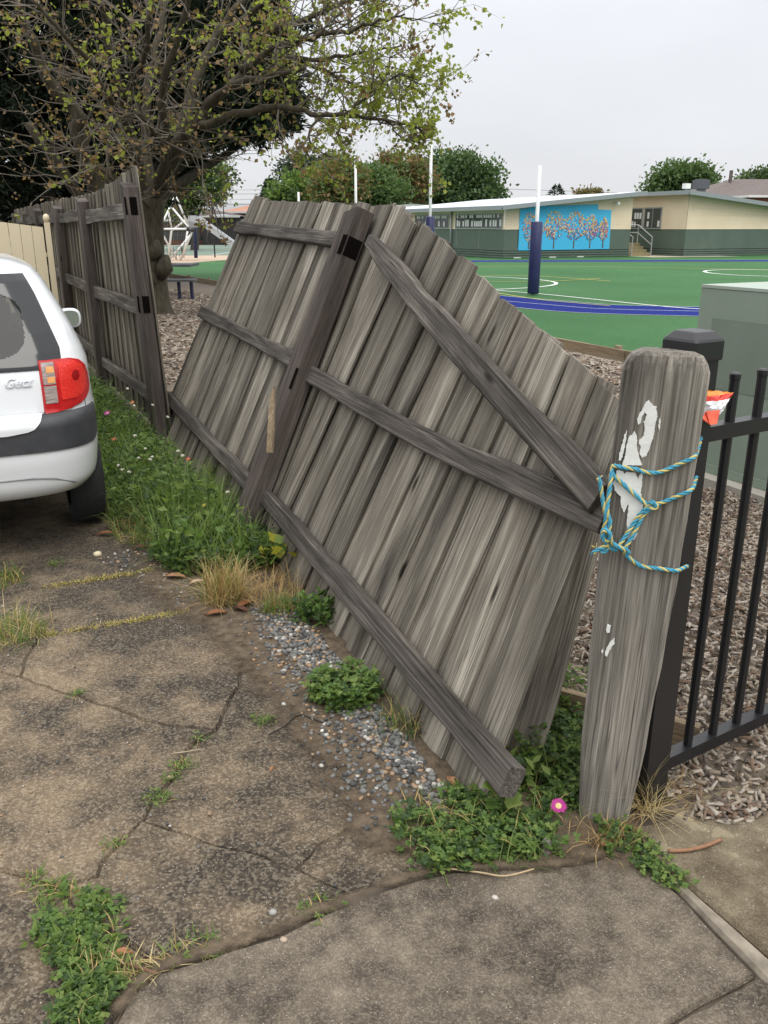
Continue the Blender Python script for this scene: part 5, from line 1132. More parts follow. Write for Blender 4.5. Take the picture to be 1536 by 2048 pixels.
# big dark cypress behind the fence
cy = [('dark_cypress', 'dark cypress tree on the left, behind the many stemmed tree', 330, [(330, 90, 190, 150, 25), (440, 120, 120, 120, 24.5), (500, 150, 80, 80, 24), (520, 205, 62, 52, 23.5), (440, 245, 80, 42, 23.5), (330, 240, 110, 70, 25), (380, -60, 190, 110, 25), (300, 320, 90, 45, 26), (545, 250, 42, 26, 23.5)]),
      ('dark_cypress', 'dark cypress tree filling the left picture edge', 60, [(60, 110, 190, 190, 26), (20, 300, 150, 120, 26), (150, 260, 110, 130, 27), (110, -60, 200, 120, 26), (-60, 200, 150, 250, 26), (200, 370, 90, 60, 28), (60, 395, 140, 40, 28)])]
for nm, lb, px, L_ in cy:
    base = Vector(gx(min(px, 150), 26)); t = thing(nm, lb, 'tree', base, 'dark cypresses behind the fence'); lo = px_lobes(L_); tr = MB()
    for c, r_ in lo:
        c = Vector(c); tr.tube([base + Vector((random.uniform(-.6, .6), 0, 0)), base.lerp(c, .5) + Vector((0, 0, .5)), c], [.28, .16, .04], 7)
        for q_ in range(10):
            d = Vector(sph(1)[0]); tr.tube([c, c + Vector((d.x * r_[0] * .6, d.y * r_[1] * .6, d.z * r_[2] * .6)), c + Vector((d.x * r_[0], d.y * r_[1], d.z * r_[2] * .9))], [.05, .03, .008], 4)
    tr.build('trunk', M['barkd'], t)
    C, D_ = lobe_leaves(lo, 52000, .2, .35, .16); D_[:, 2] += .35
    parts = []
    for q_ in range(2):
        V, F = leaves(C, .20 * RNG.uniform(.6, 1.5, len(C)), .26, .0, .2, D_ + RNG.normal(size=D_.shape) * .35); parts.append((V, F, np.repeat(RNG.choice(3, len(C), p=[.5, .38, .12]), 2)))
    V, F, mi = cat_meshes(parts); link('crown', np_mesh('crown', V - np.array(base), F, G5, mi), t, Matrix.Translation(base))

# many-stemmed deciduous tree with fresh leaves
tb_ = gnd(308, 628); pt = thing('deciduous_tree', 'gnarled many stemmed tree with sparse fresh green and brown leaves', 'tree', tb_)
YT = tb_.y
T_ = MB(); TWG = MB(); LC, LD, LCOL = [], [], []
rt = random.Random(17)
def pp(L_): return [at(a, b, YT + c) for a, b, c in L_]
def twig(p_, d, L_, r_, dep, tint):
    """crooked twig with side twigs; fresh leaves towards the tips"""
    k = 5; pts = [p_]; dd = d.normalized()
    for i in range(k):
        dd = (dd + Vector((rt.gauss(0, .22), rt.gauss(0, .22), rt.gauss(.02, .2)))).normalized(); pts.append(pts[-1] + dd * (L_ / k))
    TWG.tube(pts, [r_ * (1 - .8 * i / k) for i in range(k + 1)], 3, False)
    if dep > 0:
        for q_ in range(3 if dep == 2 else 2):
            i = rt.randint(1, k); nd_ = (dd + Vector((rt.gauss(0, .8), rt.gauss(0, .8), rt.gauss(.1, .6)))).normalized(); twig(pts[i], nd_, L_ * rt.uniform(.45, .75), r_ * .55, dep - 1, tint)
    if dep <= 1:
        green = rt.random() < tint
        for q_ in range(rt.choice((0, 1, 3, 5)) if tint < .6 else rt.choice((3, 4, 6, 9))):
            b = pts[rt.randint(max(1, k - 3), k)]; LC.append(b + Vector((rt.gauss(0, .035), rt.gauss(0, .035), rt.gauss(0, .035)))); LD.append((rt.gauss(0, .6), rt.gauss(0, .6), rt.gauss(-.4, .4))); LCOL.append((rt.choice((0, 0, 1)) if green else rt.choice((2, 2, 3, 3))))
def limb(L_, r0, r1, n_twig, tint, tl=(1.0, 2.0), knob=0.0):
    P_ = smooth_path(pp(L_), 4); n_ = len(P_); P_ = [p_ + Vector((rt.gauss(0, .02), rt.gauss(0, .04), rt.gauss(0, .02))) if 0 < i < n_ - 1 else p_ for i, p_ in enumerate(P_)]
    r0, r1 = r0 * .78, r1 * .7
    T_.tube(P_, [r0 + (r1 - r0) * (i / (n_ - 1)) ** .8 for i in range(n_)], 7)
    for q_ in range(n_twig):
        f = rt.uniform(.18, 1); i = min(n_ - 2, int(f * (n_ - 1))); p_ = P_[i]; d = (P_[i + 1] - P_[i]).normalized()
        side = Vector((rt.gauss(0, 1), rt.gauss(0, 1), rt.gauss(.15, .8))).normalized(); twig(p_, d * .5 + side, rt.uniform(*tl) * (1.15 - .5 * f), .022 * (1.2 - .6 * f), 2, tint)
    limb_ends.append((P_[-1], (P_[-1] - P_[-2]).normalized()))
limb_ends = []
T_.tube(smooth_path([tb_ - Z1 * .1, *pp([(306, 585, 0), (300, 520, 0), (298, 460, 0), (302, 395, 0)])], 3), [.44, .38, .325, .295, .285, .28, .275, .275, .28, .27, .26, .26, .26], 12)
for bx, by, r_ in ((303, 503, .13), (322, 535, .16), (296, 560, .12)): c = at(bx + 8, by, YT - .25); T_.tube([c + Vector((-.12, .1, -.18)), c, c + Vector((.0, .1, .2))], [r_ * .6, r_, r_ * .5], 9)
A_ = .55      # leaf mix: share of green twigs
limb([(300, 405, 0), (345, 325, -.3), (372, 265, -.6), (412, 215, -.8), (450, 178, -1.0), (545, 150, -1.3), (610, 135, -1.6)], .20, .04, 15, .45)
limb([(392, 250, -.7), (500, 220, -.9), (575, 215, -1.1), (640, 230, -1.3), (700, 230, -1.4), (768, 240, -1.4), (845, 262, -1.4)], .10, .025, 17, .75, (.7, 1.5))
limb([(420, 212, -.8), (500, 135, -.4), (550, 120, -.2), (650, 120, 0), (730, 105, .3), (800, 92, .4)], .10, .02, 20, .7)
limb([(480, 140, -.5), (565, 90, -.8), (625, 75, -1.0), (700, 60, -1.2), (760, 42, -1.3), (810, 28, -1.3)], .09, .02, 19, .7)
limb([(350, 320, -.2), (380, 200, .4), (415, 100, .8), (450, 40, 1.1), (500, -10, 1.3), (540, -80, 1.6)], .16, .05, 13, .5)
limb([(440, 70, .9), (520, 10, .6), (600, -30, .3), (690, -70, 0)], .09, .03, 14, .6)
limb([(545, 60, -.8), (625, 30, -.5), (700, 0, -.3), (740, -30, 0), (790, -60, .2)], .07, .02, 17, .7)
limb([(640, 230, -1.3), (620, 260, -1.5), (632, 300, -1.6), (690, 325, -1.7)], .035, .012, 7, .7, (.5, 1.0))
limb([(700, 230, -1.4), (760, 170, -1.2), (800, 150, -1.1), (835, 160, -1.1)], .04, .015, 16, .85, (.6, 1.3))
limb([(768, 240, -1.4), (800, 270, -1.4), (835, 300, -1.4)], .025, .01, 7, .8, (.5, .9))
limb([(600, 120, 0), (680, 160, .6), (740, 180, 1.0), (800, 200, 1.2)], .05, .015, 17, .85, (.7, 1.4))
limb([(240, 640, .8), (215, 480, .8), (195, 385, .7), (165, 300, .5), (150, 220, .3), (100, 165, 0), (65, 80, -.3), (40, 20, -.5), (20, -70, -.8)], .30, .07, 14, .35)
limb([(215, 480, .8), (160, 390, .6), (115, 325, .4), (55, 245, .2)], .18, .11, 8, .3, (.8, 1.5))
limb([(296, 405, 0), (262, 270, -.4), (240, 175, -.7), (215, 75, -1.0), (200, -30, -1.4)], .16, .06, 14, .4)
limb([(300, 400, .1), (290, 270, .6), (300, 150, .9), (320, 60, 1.2), (330, -40, 1.5)], .15, .06, 18, .45)
limb([(306, 395, 0), (332, 300, -1.0), (325, 180, -1.8), (365, 60, -2.4), (390, -50, -2.8)], .13, .05, 14, .55)
limb([(262, 270, -.4), (200, 160, -1.4), (130, 70, -2.2), (60, 0, -2.6)], .09, .03, 14, .4)
limb([(245, 200, -.6), (290, 110, -1.5), (300, 20, -2.0), (340, -60, -2.4)], .08, .03, 12, .45)
limb([(345, 325, -.3), (300, 250, -1.6), (255, 230, -2.2), (215, 260, -2.5)], .05, .015, 12, .4, (.6, 1.4))
limb([(310, 385, 0), (370, 375, -.8), (415, 400, -1.2), (430, 430, -1.3)], .035, .01, 6, .3, (.5, .9))
limb([(305, 420, 0), (250, 380, -1.2), (190, 330, -2.0), (140, 300, -2.4)], .04, .012, 10, .3, (.6, 1.3))
T_.build('trunk', M['bark'], pt, True); TWG.build('twigs', M['twig'], pt)
PL = [leafmat('fresh_leaf', (.30, .33, .07), .5), leafmat('fresh_leaf_deep', (.19, .225, .05), .5), leafmat('tan_blossom', (.29, .19, .10), .35), leafmat('brown_leaf', (.15, .10, .05), .35)]
LC = np.array([tuple(x) for x in LC]); V, F = leaves(LC, .078 * RNG.uniform(.6, 1.4, len(LC)), .85, .6, .3, np.array(LD)); link('crown', np_mesh('crown', V - np.array(tb_), F, PL, np.repeat(np.array(LCOL), 2)), pt, Matrix.Translation(tb_))
print('plane leaves', len(LC), 'twig verts', len(TWG.v))

# ================================================================== loose ground cover
def box_pieces(n_, pts, zf, dims, mats, tilt=.35, seed=1):
    """chips: low boxes, random turn and tilt"""
    r_ = np.random.default_rng(seed); n_ = len(pts); P_ = np.array([(x, y, zf(x, y)) for x, y in pts])
    L_ = r_.uniform(*dims[0], n_); Wd = r_.uniform(*dims[1], n_); H_ = r_.uniform(*dims[2], n_); a = r_.uniform(0, 6.283, n_); t1 = r_.normal(0, tilt, n_); t2 = r_.normal(0, tilt, n_)
    X = np.stack([np.cos(a) * np.cos(t1), np.sin(a) * np.cos(t1), np.sin(t1)], 1); Y0 = np.stack([-np.sin(a), np.cos(a), np.zeros(n_)], 1); Zt = np.cross(X, Y0); Y_ = Y0 * np.cos(t2)[:, None] + Zt * np.sin(t2)[:, None]; Zt = np.cross(X, Y_)
    cs = np.array([(-1, -1, -1), (1, -.6, -1), (1, .7, -1), (-1, 1, -1), (-.9, -.9, 1), (.8, -.5, 1), (.85, .6, 1), (-.8, .9, 1)], float) * .5
    V = P_[:, None, :] + cs[None, :, 0:1] * (X * L_[:, None])[:, None, :] + cs[None, :, 1:2] * (Y_ * Wd[:, None])[:, None, :] + cs[None, :, 2:3] * (Zt * H_[:, None])[:, None, :]
    F0 = np.array([(4, 5, 6, 7), (0, 1, 5, 4), (1, 2, 6, 5), (2, 3, 7, 6), (3, 0, 4, 7)]); F = (np.arange(n_)[:, None, None] * 8 + F0[None]).reshape(-1, 4)
    return V.reshape(-1, 3), F, np.repeat(r_.integers(0, len(mats), n_), 5)
rs = random.Random(4)
wc = [simple('wood_chip_a', (.205, .165, .125), None, rough=.9), simple('wood_chip_b', (.285, .236, .184), None, rough=.9), simple('wood_chip_c', (.11, .085, .07), None, rough=.9), simple('wood_chip_d', (.34, .30, .25), None, rough=.9), simple('wood_chip_e', (.16, .105, .07), None, rough=.9)]
near = [(.74, 2.16), (.9, 2.12), (1.4, 2.4), (2.2, 2.85), (2.8, 4.6), (1.95, 5.4), (1.4, 6.4), (.4, 5.2), (.45, 3.4)]
pts = [p_ for p_ in scatter(near, 21000, rs)]; far = scatter([(2.0, 5.3), (3.0, 10.6), (2.2, 12.2), (.2, 15), (-.6, 9), (.4, 5.2), (1.4, 6.4)], 9000, rs)
edge = scatter([(.86, 2.06), (1.0, 2.02), (2.2, 2.6), (2.3, 2.8), (1.4, 2.38)], 1500, rs)
A1 = box_pieces(0, pts + edge, lambda x, y: .004 + rs.uniform(0, .03), ((.015, .048), (.006, .014), (.003, .007)), wc, .3, 2); A2 = box_pieces(0, far, lambda x, y: .004 + rs.uniform(0, .02), ((.04, .10), (.015, .035), (.004, .012)), wc, .25, 3)
A3 = box_pieces(0, scatter([(-1.5, 7.2), (-3.4, 11.4), (-6.3, 18), (-5.6, 24), (-3.5, 20), (-.6, 9)], 9000, rs), lambda x, y: .004 + rs.uniform(0, .02), ((.05, .12), (.02, .04), (.004, .012)), wc, .25, 4)
V, F, mi = cat_meshes([A1, A2, A3]); o = link('wood_chips', np_mesh('wood_chips', V, F, wc, mi)); tag(o, 'grey brown wood chip mulch spread behind the fences', 'mulch', kind='stuff')

# gravel spilling along the fence foot
def stones(pts, size, mats, seed, zf):
    r_ = np.random.default_rng(seed); n_ = len(pts)
    ico = np.array([(0, 0, 1), (.89, 0, .45), (.28, .85, .45), (-.72, .53, .45), (-.72, -.53, .45), (.28, -.85, .45), (.72, .53, -.45), (-.28, .85, -.45), (-.89, 0, -.45), (-.28, -.85, -.45), (.72, -.53, -.45), (0, 0, -1)], float)
    fc_ = np.array([(0, 1, 2), (0, 2, 3), (0, 3, 4), (0, 4, 5), (0, 5, 1), (1, 6, 2), (2, 7, 3), (3, 8, 4), (4, 9, 5), (5, 10, 1), (6, 7, 2), (7, 8, 3), (8, 9, 4), (9, 10, 5), (10, 6, 1), (11, 7, 6), (11, 8, 7), (11, 9, 8), (11, 10, 9), (11, 6, 10)])
    s_ = r_.uniform(*size, n_); a = r_.uniform(0, 6.283, n_); P_ = np.array([(x, y, zf(x, y)) for x, y in pts])
    V = ico[None] * r_.uniform(.75, 1.25, (n_, 12, 1)) * np.stack([s_ * r_.uniform(.8, 1.3, n_), s_ * r_.uniform(.7, 1.1, n_), s_ * r_.uniform(.5, .85, n_)], 1)[:, None, :]
    ca, sa = np.cos(a)[:, None], np.sin(a)[:, None]; V = np.stack([V[..., 0] * ca - V[..., 1] * sa, V[..., 0] * sa + V[..., 1] * ca, V[..., 2]], 2) + P_[:, None, :]
    return V.reshape(-1, 3), (np.arange(n_)[:, None, None] * 12 + fc_[None]).reshape(-1, 3), np.repeat(r_.choice(len(mats), n_, p=[.30, .20, .26, .07, .17]), 20)
gm = [simple('gravel_slate', (.105, .105, .10), (.15, .15, .142), 40, .85), simple('gravel_grey', (.17, .165, .155), None, rough=.85), simple('gravel_dark', (.06, .06, .06), None, rough=.85), simple('gravel_pale', (.42, .40, .36), None, rough=.85), simple('gravel_tan', (.30, .2, .12), None, rough=.85)]
band = gp([(500, 1215), (585, 1200), (665, 1295), (745, 1400), (830, 1495), (915, 1605), (895, 1640), (800, 1640), (690, 1570), (610, 1420), (540, 1330)]); core = gp([(520, 1235), (590, 1222), (668, 1310), (755, 1418), (835, 1508), (905, 1610), (870, 1615), (760, 1520), (650, 1390), (560, 1290)])
spill = gp([(460, 1240), (560, 1250), (700, 1400), (800, 1640), (760, 1700), (640, 1600), (600, 1470), (520, 1350)])
B1 = stones(scatter(core, 1500, rs), (.006, .013), gm, 5, lambda x, y: rs.uniform(.003, .012)); B2 = stones(scatter(band, 700, rs), (.005, .012), gm, 6, lambda x, y: rs.uniform(.004, .010)); B3 = stones(scatter(spill, 230, rs), (.004, .010), gm, 7, lambda x, y: .006)
B4 = stones(scatter(gp([(180, 1110), (330, 1080), (420, 1240), (300, 1180)]), 160, rs), (.004, .011), gm, 8, lambda x, y: .003)
B5 = stones(scatter(gp([(0, 1150), (400, 1240), (700, 1800), (200, 1950), (0, 1900)]), 160, rs), (.002, .006), gm, 9, lambda x, y: .003)
V, F, mi = cat_meshes([B1, B2, B3, B4, B5]); o = link('gravel', np_mesh('gravel', V, F, gm, mi)); tag(o, 'blue grey gravel strewn along the foot of the fence', 'gravel', kind='stuff')

# weeds --------------------------------------------------------------
WG = [leafmat('weed_green', (.12, .20, .05), .45), leafmat('weed_light', (.19, .26, .07), .45), leafmat('weed_dark', (.05, .09, .03), .4), leafmat('dry_straw', (.42, .30, .13), .2, .8), leafmat('dry_brown', (.26, .15, .07), .2, .8), leafmat('pale_straw', (.52, .42, .22), .2, .8), leafmat('yellow_leaf', (.35, .33, .05))]
class Veg:
    def __init__(s): s.p = []
    def clover(s, pts, h, size, mats, z0=0.0):
        """three-leaflet stalks"""
        C, D_, Sz, Mi = [], [], [], []
        for x, y in pts:
            hh = rs.uniform(*h) if isinstance(h, tuple) else h(x, y); sz = rs.uniform(*size); a0 = rs.uniform(0, 6.28); c = (x + rs.gauss(0, .01), y + rs.gauss(0, .01), z0 + hh); m_ = rs.choice(mats)
            for q_ in range(3):
                a = a0 + q_ * 2.09; C.append(c); D_.append((math.cos(a) * 1.5, math.sin(a) * 1.5, rs.uniform(-.1, .6))); Sz.append(sz); Mi.append(m_)
        V, F = leaves(np.array(C), np.array(Sz), .95, 2.5, .25, np.array(D_)); s.p.append((V, F, np.repeat(np.array(Mi), 2)))
    def blades(s, pts, n_, L_, w, spread, mats, z0=0.0, droop=.6):
        Vs, Fs, Ms = [], [], []
        for x, y in pts:
            for q_ in range(rs.randint(*n_) if isinstance(n_, tuple) else n_):
                a = rs.uniform(0, 6.283); l = rs.uniform(*L_); t_ = abs(rs.gauss(0, spread)); ww = w * rs.uniform(.6, 1.2); b = len(Vs); px_ = (-math.sin(a), math.cos(a)); p_ = [x + rs.gauss(0, .012), y + rs.gauss(0, .012), z0]
                el = math.pi / 2 - t_
                for i in range(4):
                    k = ww * (1, .85, .55, .06)[i] / 2; Vs += [(p_[0] - px_[0] * k, p_[1] - px_[1] * k, p_[2]), (p_[0] + px_[0] * k, p_[1] + px_[1] * k, p_[2])]
                    p_ = [p_[0] + math.cos(a) * math.cos(el) * l / 3, p_[1] + math.sin(a) * math.cos(el) * l / 3, max(z0 + .003, p_[2] + math.sin(el) * l / 3)]; el -= droop * rs.uniform(.5, 1.2)
                m_ = rs.choice(mats)
                for i in range(3): Fs += [(b + 2 * i, b + 2 * i + 1, b + 2 * i + 3), (b + 2 * i, b + 2 * i + 3, b + 2 * i + 2)]; Ms += [m_, m_]
        s.p.append((np.array(Vs), np.array(Fs), np.array(Ms)))
    def broad(s, pts, n_, size, mats, z=(.02, .08), asp=.8, up=1.5):
        C, D_, Sz, Mi = [], [], [], []
        for x, y in pts:
            for q_ in range(n_):
                a = rs.uniform(0, 6.28); C.append((x + .01 * math.cos(a), y + .01 * math.sin(a), rs.uniform(*z))); D_.append((math.cos(a), math.sin(a), rs.uniform(.0, .9))); Sz.append(rs.uniform(*size)); Mi.append(rs.choice(mats))
        V, F = leaves(np.array(C), np.array(Sz), asp, up, .25, np.array(D_)); s.p.append((V, F, np.repeat(np.array(Mi), 2)))
    def build(s, name, parent=None, loc=None):
        V, F, mi = cat_meshes(s.p); return link(name, np_mesh(name, V - (np.array(loc) if loc is not None else 0), F, WG, mi), parent, Matrix.Translation(loc) if loc is not None else None)
# tall weedy bank between car and fence
bank = [(-4.3, 11.2), (-1.92, 6.75), (-.9, 4.55), (-.52, 3.95), *gp([(330, 1150), (300, 1075), (225, 1050)]), (-2.0, 5.35), (-5.3, 11.6)]
def dense_h(x, y): return rs.uniform(.02, .26) * min(1, .45 + .35 * (vnoise(x, y, 2.3) + 1)) * (1 if y > 4.6 else .6)
v = Veg(); v.clover(scatter(bank, 9000, rs), dense_h, (.012, .032), [0, 0, 0, 1, 2, 2]); v.blades(scatter(bank, 2100, rs), (3, 7), (.14, .38), .006, .5, [0, 1, 1, 2], droop=.45); v.broad(scatter(bank, 900, rs), 4, (.03, .065), [0, 2, 1], (.03, .2), .6)
v.blades(scatter(gp([(300, 1000), (480, 960), (470, 1060), (330, 1075)]), 110, rs), (7, 12), (.18, .36), .0055, .65, [0, 1, 1], droop=.55); v.blades(scatter(gp([(215, 1040), (330, 1060), (300, 1110), (230, 1075)]), 60, rs), (4, 8), (.08, .2), .004, .9, [1, 3, 0])
front_bank = gp([(300, 1110), (420, 1060), (520, 1060), (570, 1130), (450, 1160), (340, 1150)])
v.clover(scatter(front_bank, 1500, rs), (.01, .10), (.014, .03), [0, 1, 2]); v.broad(scatter(front_bank, 160, rs), 4, (.03, .07), [2, 0, 2], (.02, .12), .32, .5)
o = v.build('weeds'); tag(o, 'lush green weeds and grass between the car and the fence', 'weeds', kind='stuff')
# clover mat in front of the end post
fm = gp([(800, 1720), (790, 1640), (880, 1590), (990, 1590), (1060, 1500), (1100, 1420), (1165, 1400), (1165, 1600), (1250, 1680), (1240, 1720), (1120, 1740), (960, 1740), (830, 1760)])
v = Veg(); v.clover(patchy(scatter(fm, 4600, rs), 9, -.2), (.004, .05), (.006, .018), [0, 0, 0, 1, 2, 2]); v.blades(scatter(fm, 90, rs), (2, 4), (.05, .16), .004, .6, [0, 1, 3]); v.broad(scatter(gp([(1000, 1480), (1140, 1400), (1165, 1600), (1000, 1600)]), 45, rs), 4, (.03, .055), [0, 2, 1], (.02, .10), .45)
v.clover(scatter(gp([(1080, 1330), (1165, 1380), (1160, 1560), (1030, 1560), (1060, 1450)]), 420, rs), (.01, .12), (.010, .02), [0, 0, 2, 1])
v.clover(scatter(gp([(1240, 1650), (1300, 1690), (1380, 1770), (1340, 1790), (1260, 1730)]), 190, rs), (.004, .025), (.009, .015), [0, 1, 2])
v.blades(scatter(gp([(1165, 1690), (1260, 1660), (1240, 1720)]), 40, rs), (2, 4), (.04, .12), .003, 1.2, [4, 3], droop=.3)
o = v.build('clover_mat'); tag(o, 'low green clover mat growing round the end post foot', 'clover', kind='stuff')
# left-bottom weed patch
lb = gp([(60, 1830), (110, 1770), (230, 1800), (255, 1850), (230, 1920), (280, 1960), (230, 2010), (190, 2060), (100, 2060), (130, 1960), (60, 1890)])
v = Veg(); v.clover(patchy(scatter(lb, 2400, rs), 11, .04), (.003, .028), (.005, .014), [0, 0, 0, 1, 2, 2]); v.blades(scatter(lb, 45, rs), (2, 4), (.03, .09), .0035, 1.0, [0, 1, 3]); v.broad(scatter(lb, 40, rs), 6, (.025, .045), [0, 1], (.003, .015), .3)
v.blades(scatter(gp([(150, 1960), (330, 1900), (440, 1895), (300, 1960)]), 40, rs), (2, 5), (.03, .09), .003, 1.3, [3, 5, 1], droop=.2)
o = v.build('crack_weeds'); tag(o, 'green weed patch in the broken driveway corner, lower left', 'weeds', kind='stuff')
# smaller clumps, each its own plant
def clump(name, label, cat, px, py, fn, group=None):
    c = gnd(px, py); t = thing(name, label, cat, c, group); v = Veg(); fn(v, c); v.build('leaves', t, c); return t
def ring_pts(c, r_, n_): return [(c.x + r_ * math.sqrt(rs.random()) * math.cos(a), c.y + r_ * math.sqrt(rs.random()) * math.sin(a)) for a in [rs.uniform(0, 6.28) for _ in range(n_)]]
clump('dry_grass_tuft', 'large straw coloured dry grass tuft at the weed bank edge', 'grass tuft', 445, 1200, lambda v, c: (v.blades(ring_pts(c, .09, 120), (4, 7), (.10, .28), .0035, .8, [3, 3, 4, 5, 1], droop=.35), v.blades(ring_pts(c + Vector((.22, .06, 0)), .18, 90), (3, 5), (.06, .2), .003, 1.0, [4, 3, 3], droop=.3)))
clump('grass_tuft', 'small green grass tuft at the top of the gravel', 'grass tuft', 562, 1225, lambda v, c: v.blades(ring_pts(c, .07, 60), (3, 6), (.05, .13), .0035, .6, [0, 1, 0, 4], droop=.4))
clump('leafy_weed', 'blue green leafy weed growing at gravel beside the paling feet', 'weed', 640, 1245, lambda v, c: v.broad(ring_pts(c, .09, 60), 5, (.025, .05), [0, 2, 0], (.01, .11), .5))
clump('clover_weed', 'round green clover clump halfway along the gravel strip', 'weed', 690, 1395, lambda v, c: v.clover(ring_pts(c, .13, 520), (.01, .09), (.012, .024), [0, 0, 2, 1]))
clump('grass_tuft', 'wispy grey green grass tuft at the lower gravel by palings', 'grass tuft', 812, 1455, lambda v, c: v.blades(ring_pts(c, .08, 45), (2, 5), (.05, .16), .003, .8, [2, 0, 3], droop=.5))
clump('grass_tuft', 'straw and green grass tuft at the left picture edge', 'grass tuft', 30, 1270, lambda v, c: v.blades(ring_pts(c, .13, 80), (3, 6), (.06, .17), .0035, .8, [3, 5, 1, 1, 0], droop=.4))
clump('grass_tuft', 'small green weed at the left edge above the joints', 'grass tuft', 0, 1165, lambda v, c: v.blades(ring_pts(c, .10, 50), (3, 5), (.04, .12), .004, .9, [0, 1, 3]))
clump('mallow_plant', 'mallow with round pale green leaves beside the rail end', 'plant', 1000, 1640, lambda v, c: v.broad([(c.x, c.y)] * 3, 3, (.045, .06), [1, 1, 0], (.06, .11), 1.1, 2.5))
clump('mallow_plant', 'young mallow with yellowing leaves beside the far paling feet', 'plant', 560, 1150, lambda v, c: v.broad(ring_pts(c, .10, 8), 2, (.05, .08), [1, 6, 0], (.06, .16), 1.0, 2.0))
clump('pigface_plant', 'dark green succulent pigface trailing out of the weed bank', 'plant', 390, 1125, lambda v, c: v.blades(ring_pts(c, .22, 60), (2, 4), (.06, .11), .012, 1.0, [2, 2, 0], .01, .1))
clump('pigface_plant', 'dark spiky succulent growing against the leaning post foot', 'plant', 470, 1075, lambda v, c: v.blades(ring_pts(c, .26, 70), (2, 4), (.07, .14), .014, .6, [2, 2, 2], .02, .12))
clump('straw_tuft', 'pale dead grass tuft at the end post foot beside steel fence', 'grass tuft', 1290, 1625, lambda v, c: (v.blades(ring_pts(c, .025, 30), (3, 5), (.10, .24), .0022, 1.3, [5, 5, 3], .015, .3), v.blades(ring_pts(c + Vector((.16, .06, 0)), .07, 20), (2, 4), (.05, .12), .002, 1.4, [5, 4], .008, .2)))
for (px, py, r_, n_), lab_ in zip(((362, 1530, .03, 20), (318, 1598, .035, 24), (232, 1692, .025, 10), (340, 1560, .03, 14), (60, 1760, .03, 14), (395, 1480, .02, 9), (525, 1440, .035, 22), (155, 1390, .02, 10), (640, 1815, .05, 22), (110, 1128, .04, 20), (400, 1895, .05, 26), (110, 1785, .05, 34)), ('midway down the long driveway crack', 'lower down the long driveway crack', 'at the bend of the long driveway crack', 'beside the tan pebble in the crack', 'at the left edge above the weed patch', 'where two driveway cracks meet', 'beside the dark forked twig', 'in the short left driveway crack', 'at the footpath edge, bottom centre', 'on the slab behind the cream crumb', 'in dry straw along the footpath edge', 'at the top of the lower left weed patch')):
    clump('crack_weed', 'tiny green weed ' + lab_, 'weed', px, py, lambda v, c: (v.blades(ring_pts(c, r_, n_), (1, 3), (.015, .05), .003, 1.0, [0, 1, 0, 3], .0, .4), v.clover(ring_pts(c, r_, n_), (.004, .015), (.005, .010), [0, 1])), 'tiny weeds in the driveway cracks')
for i, (a, b) in enumerate((((82, 1176), (309, 1141)), ((78, 1273), (371, 1225)))):
    v = Veg(); P_ = [gnd(a[0] + (b[0] - a[0]) * f + rs.gauss(0, 2), a[1] + (b[1] - a[1]) * f + rs.gauss(0, 1.5)).xy for f in [rs.random() ** .8 for _ in range(260)]]
    v.blades([tuple(p_) for p_ in P_], (2, 3), (.008, .028), .003, 1.1, [5, 3, 6, 6], .0, .4); o = v.build('joint_moss'); tag(o, f'yellow dry moss in the {"upper" if i == 0 else "lower"} driveway joint', 'moss', kind='stuff')

# flowers
def flower(name, label, cat, c, r_, colr, core_c, petals, stem, group=None, tilt=None):
    t = thing(name, label, cat, c, group); pm = leafmat('petal', colr, .25, .5); up = Vector(tilt or (-.15, -.5, .85)).normalized(); x = up.orthogonal().normalized(); y = up.cross(x); top = c + Z1 * stem
    def pe(mb):
        for i in range(petals):
            a = 2 * math.pi * i / petals + rs.uniform(-.08, .08); d = x * math.cos(a) + y * math.sin(a); s_ = x * -math.sin(a) + y * math.cos(a); k = r_ * rs.uniform(.85, 1.05)
            mb.poly([top + d * k * .3 - s_ * k * .07, top + d * k * .75 - s_ * k * .11 + up * k * .1, top + d * k + up * k * .12, top + d * k * .75 + s_ * k * .11 + up * k * .1, top + d * k * .3 + s_ * k * .07])
    one('petals', pm, t, pe); one('centre', simple('flower_centre', core_c, None, rough=.8), t, lambda mb: mb.tube([top - up * r_ * .05, top + up * r_ * .08, top + up * r_ * .14], [r_ * .38, r_ * .36, r_ * .12], 10)); one('stem', WG[0], t, lambda mb: mb.tube([c, c.lerp(top, .5) + Vector((.004, 0, 0)), top], .0018, 4)); return t
pc = at(1117, 1612, 2.0); flower('pink_flower', 'magenta pigface flower in the clover left of the end post', 'flower', Vector((pc.x, pc.y, 0)), .024, (.42, .03, .24), (.55, .42, .2), 26, pc.z)
pc = at(215, 826, 5.6); flower('pink_flower', 'small magenta flower half hidden beside the white car', 'flower', Vector((pc.x, pc.y, 0)), .025, (.5, .03, .35), (.5, .3, .2), 12, pc.z)
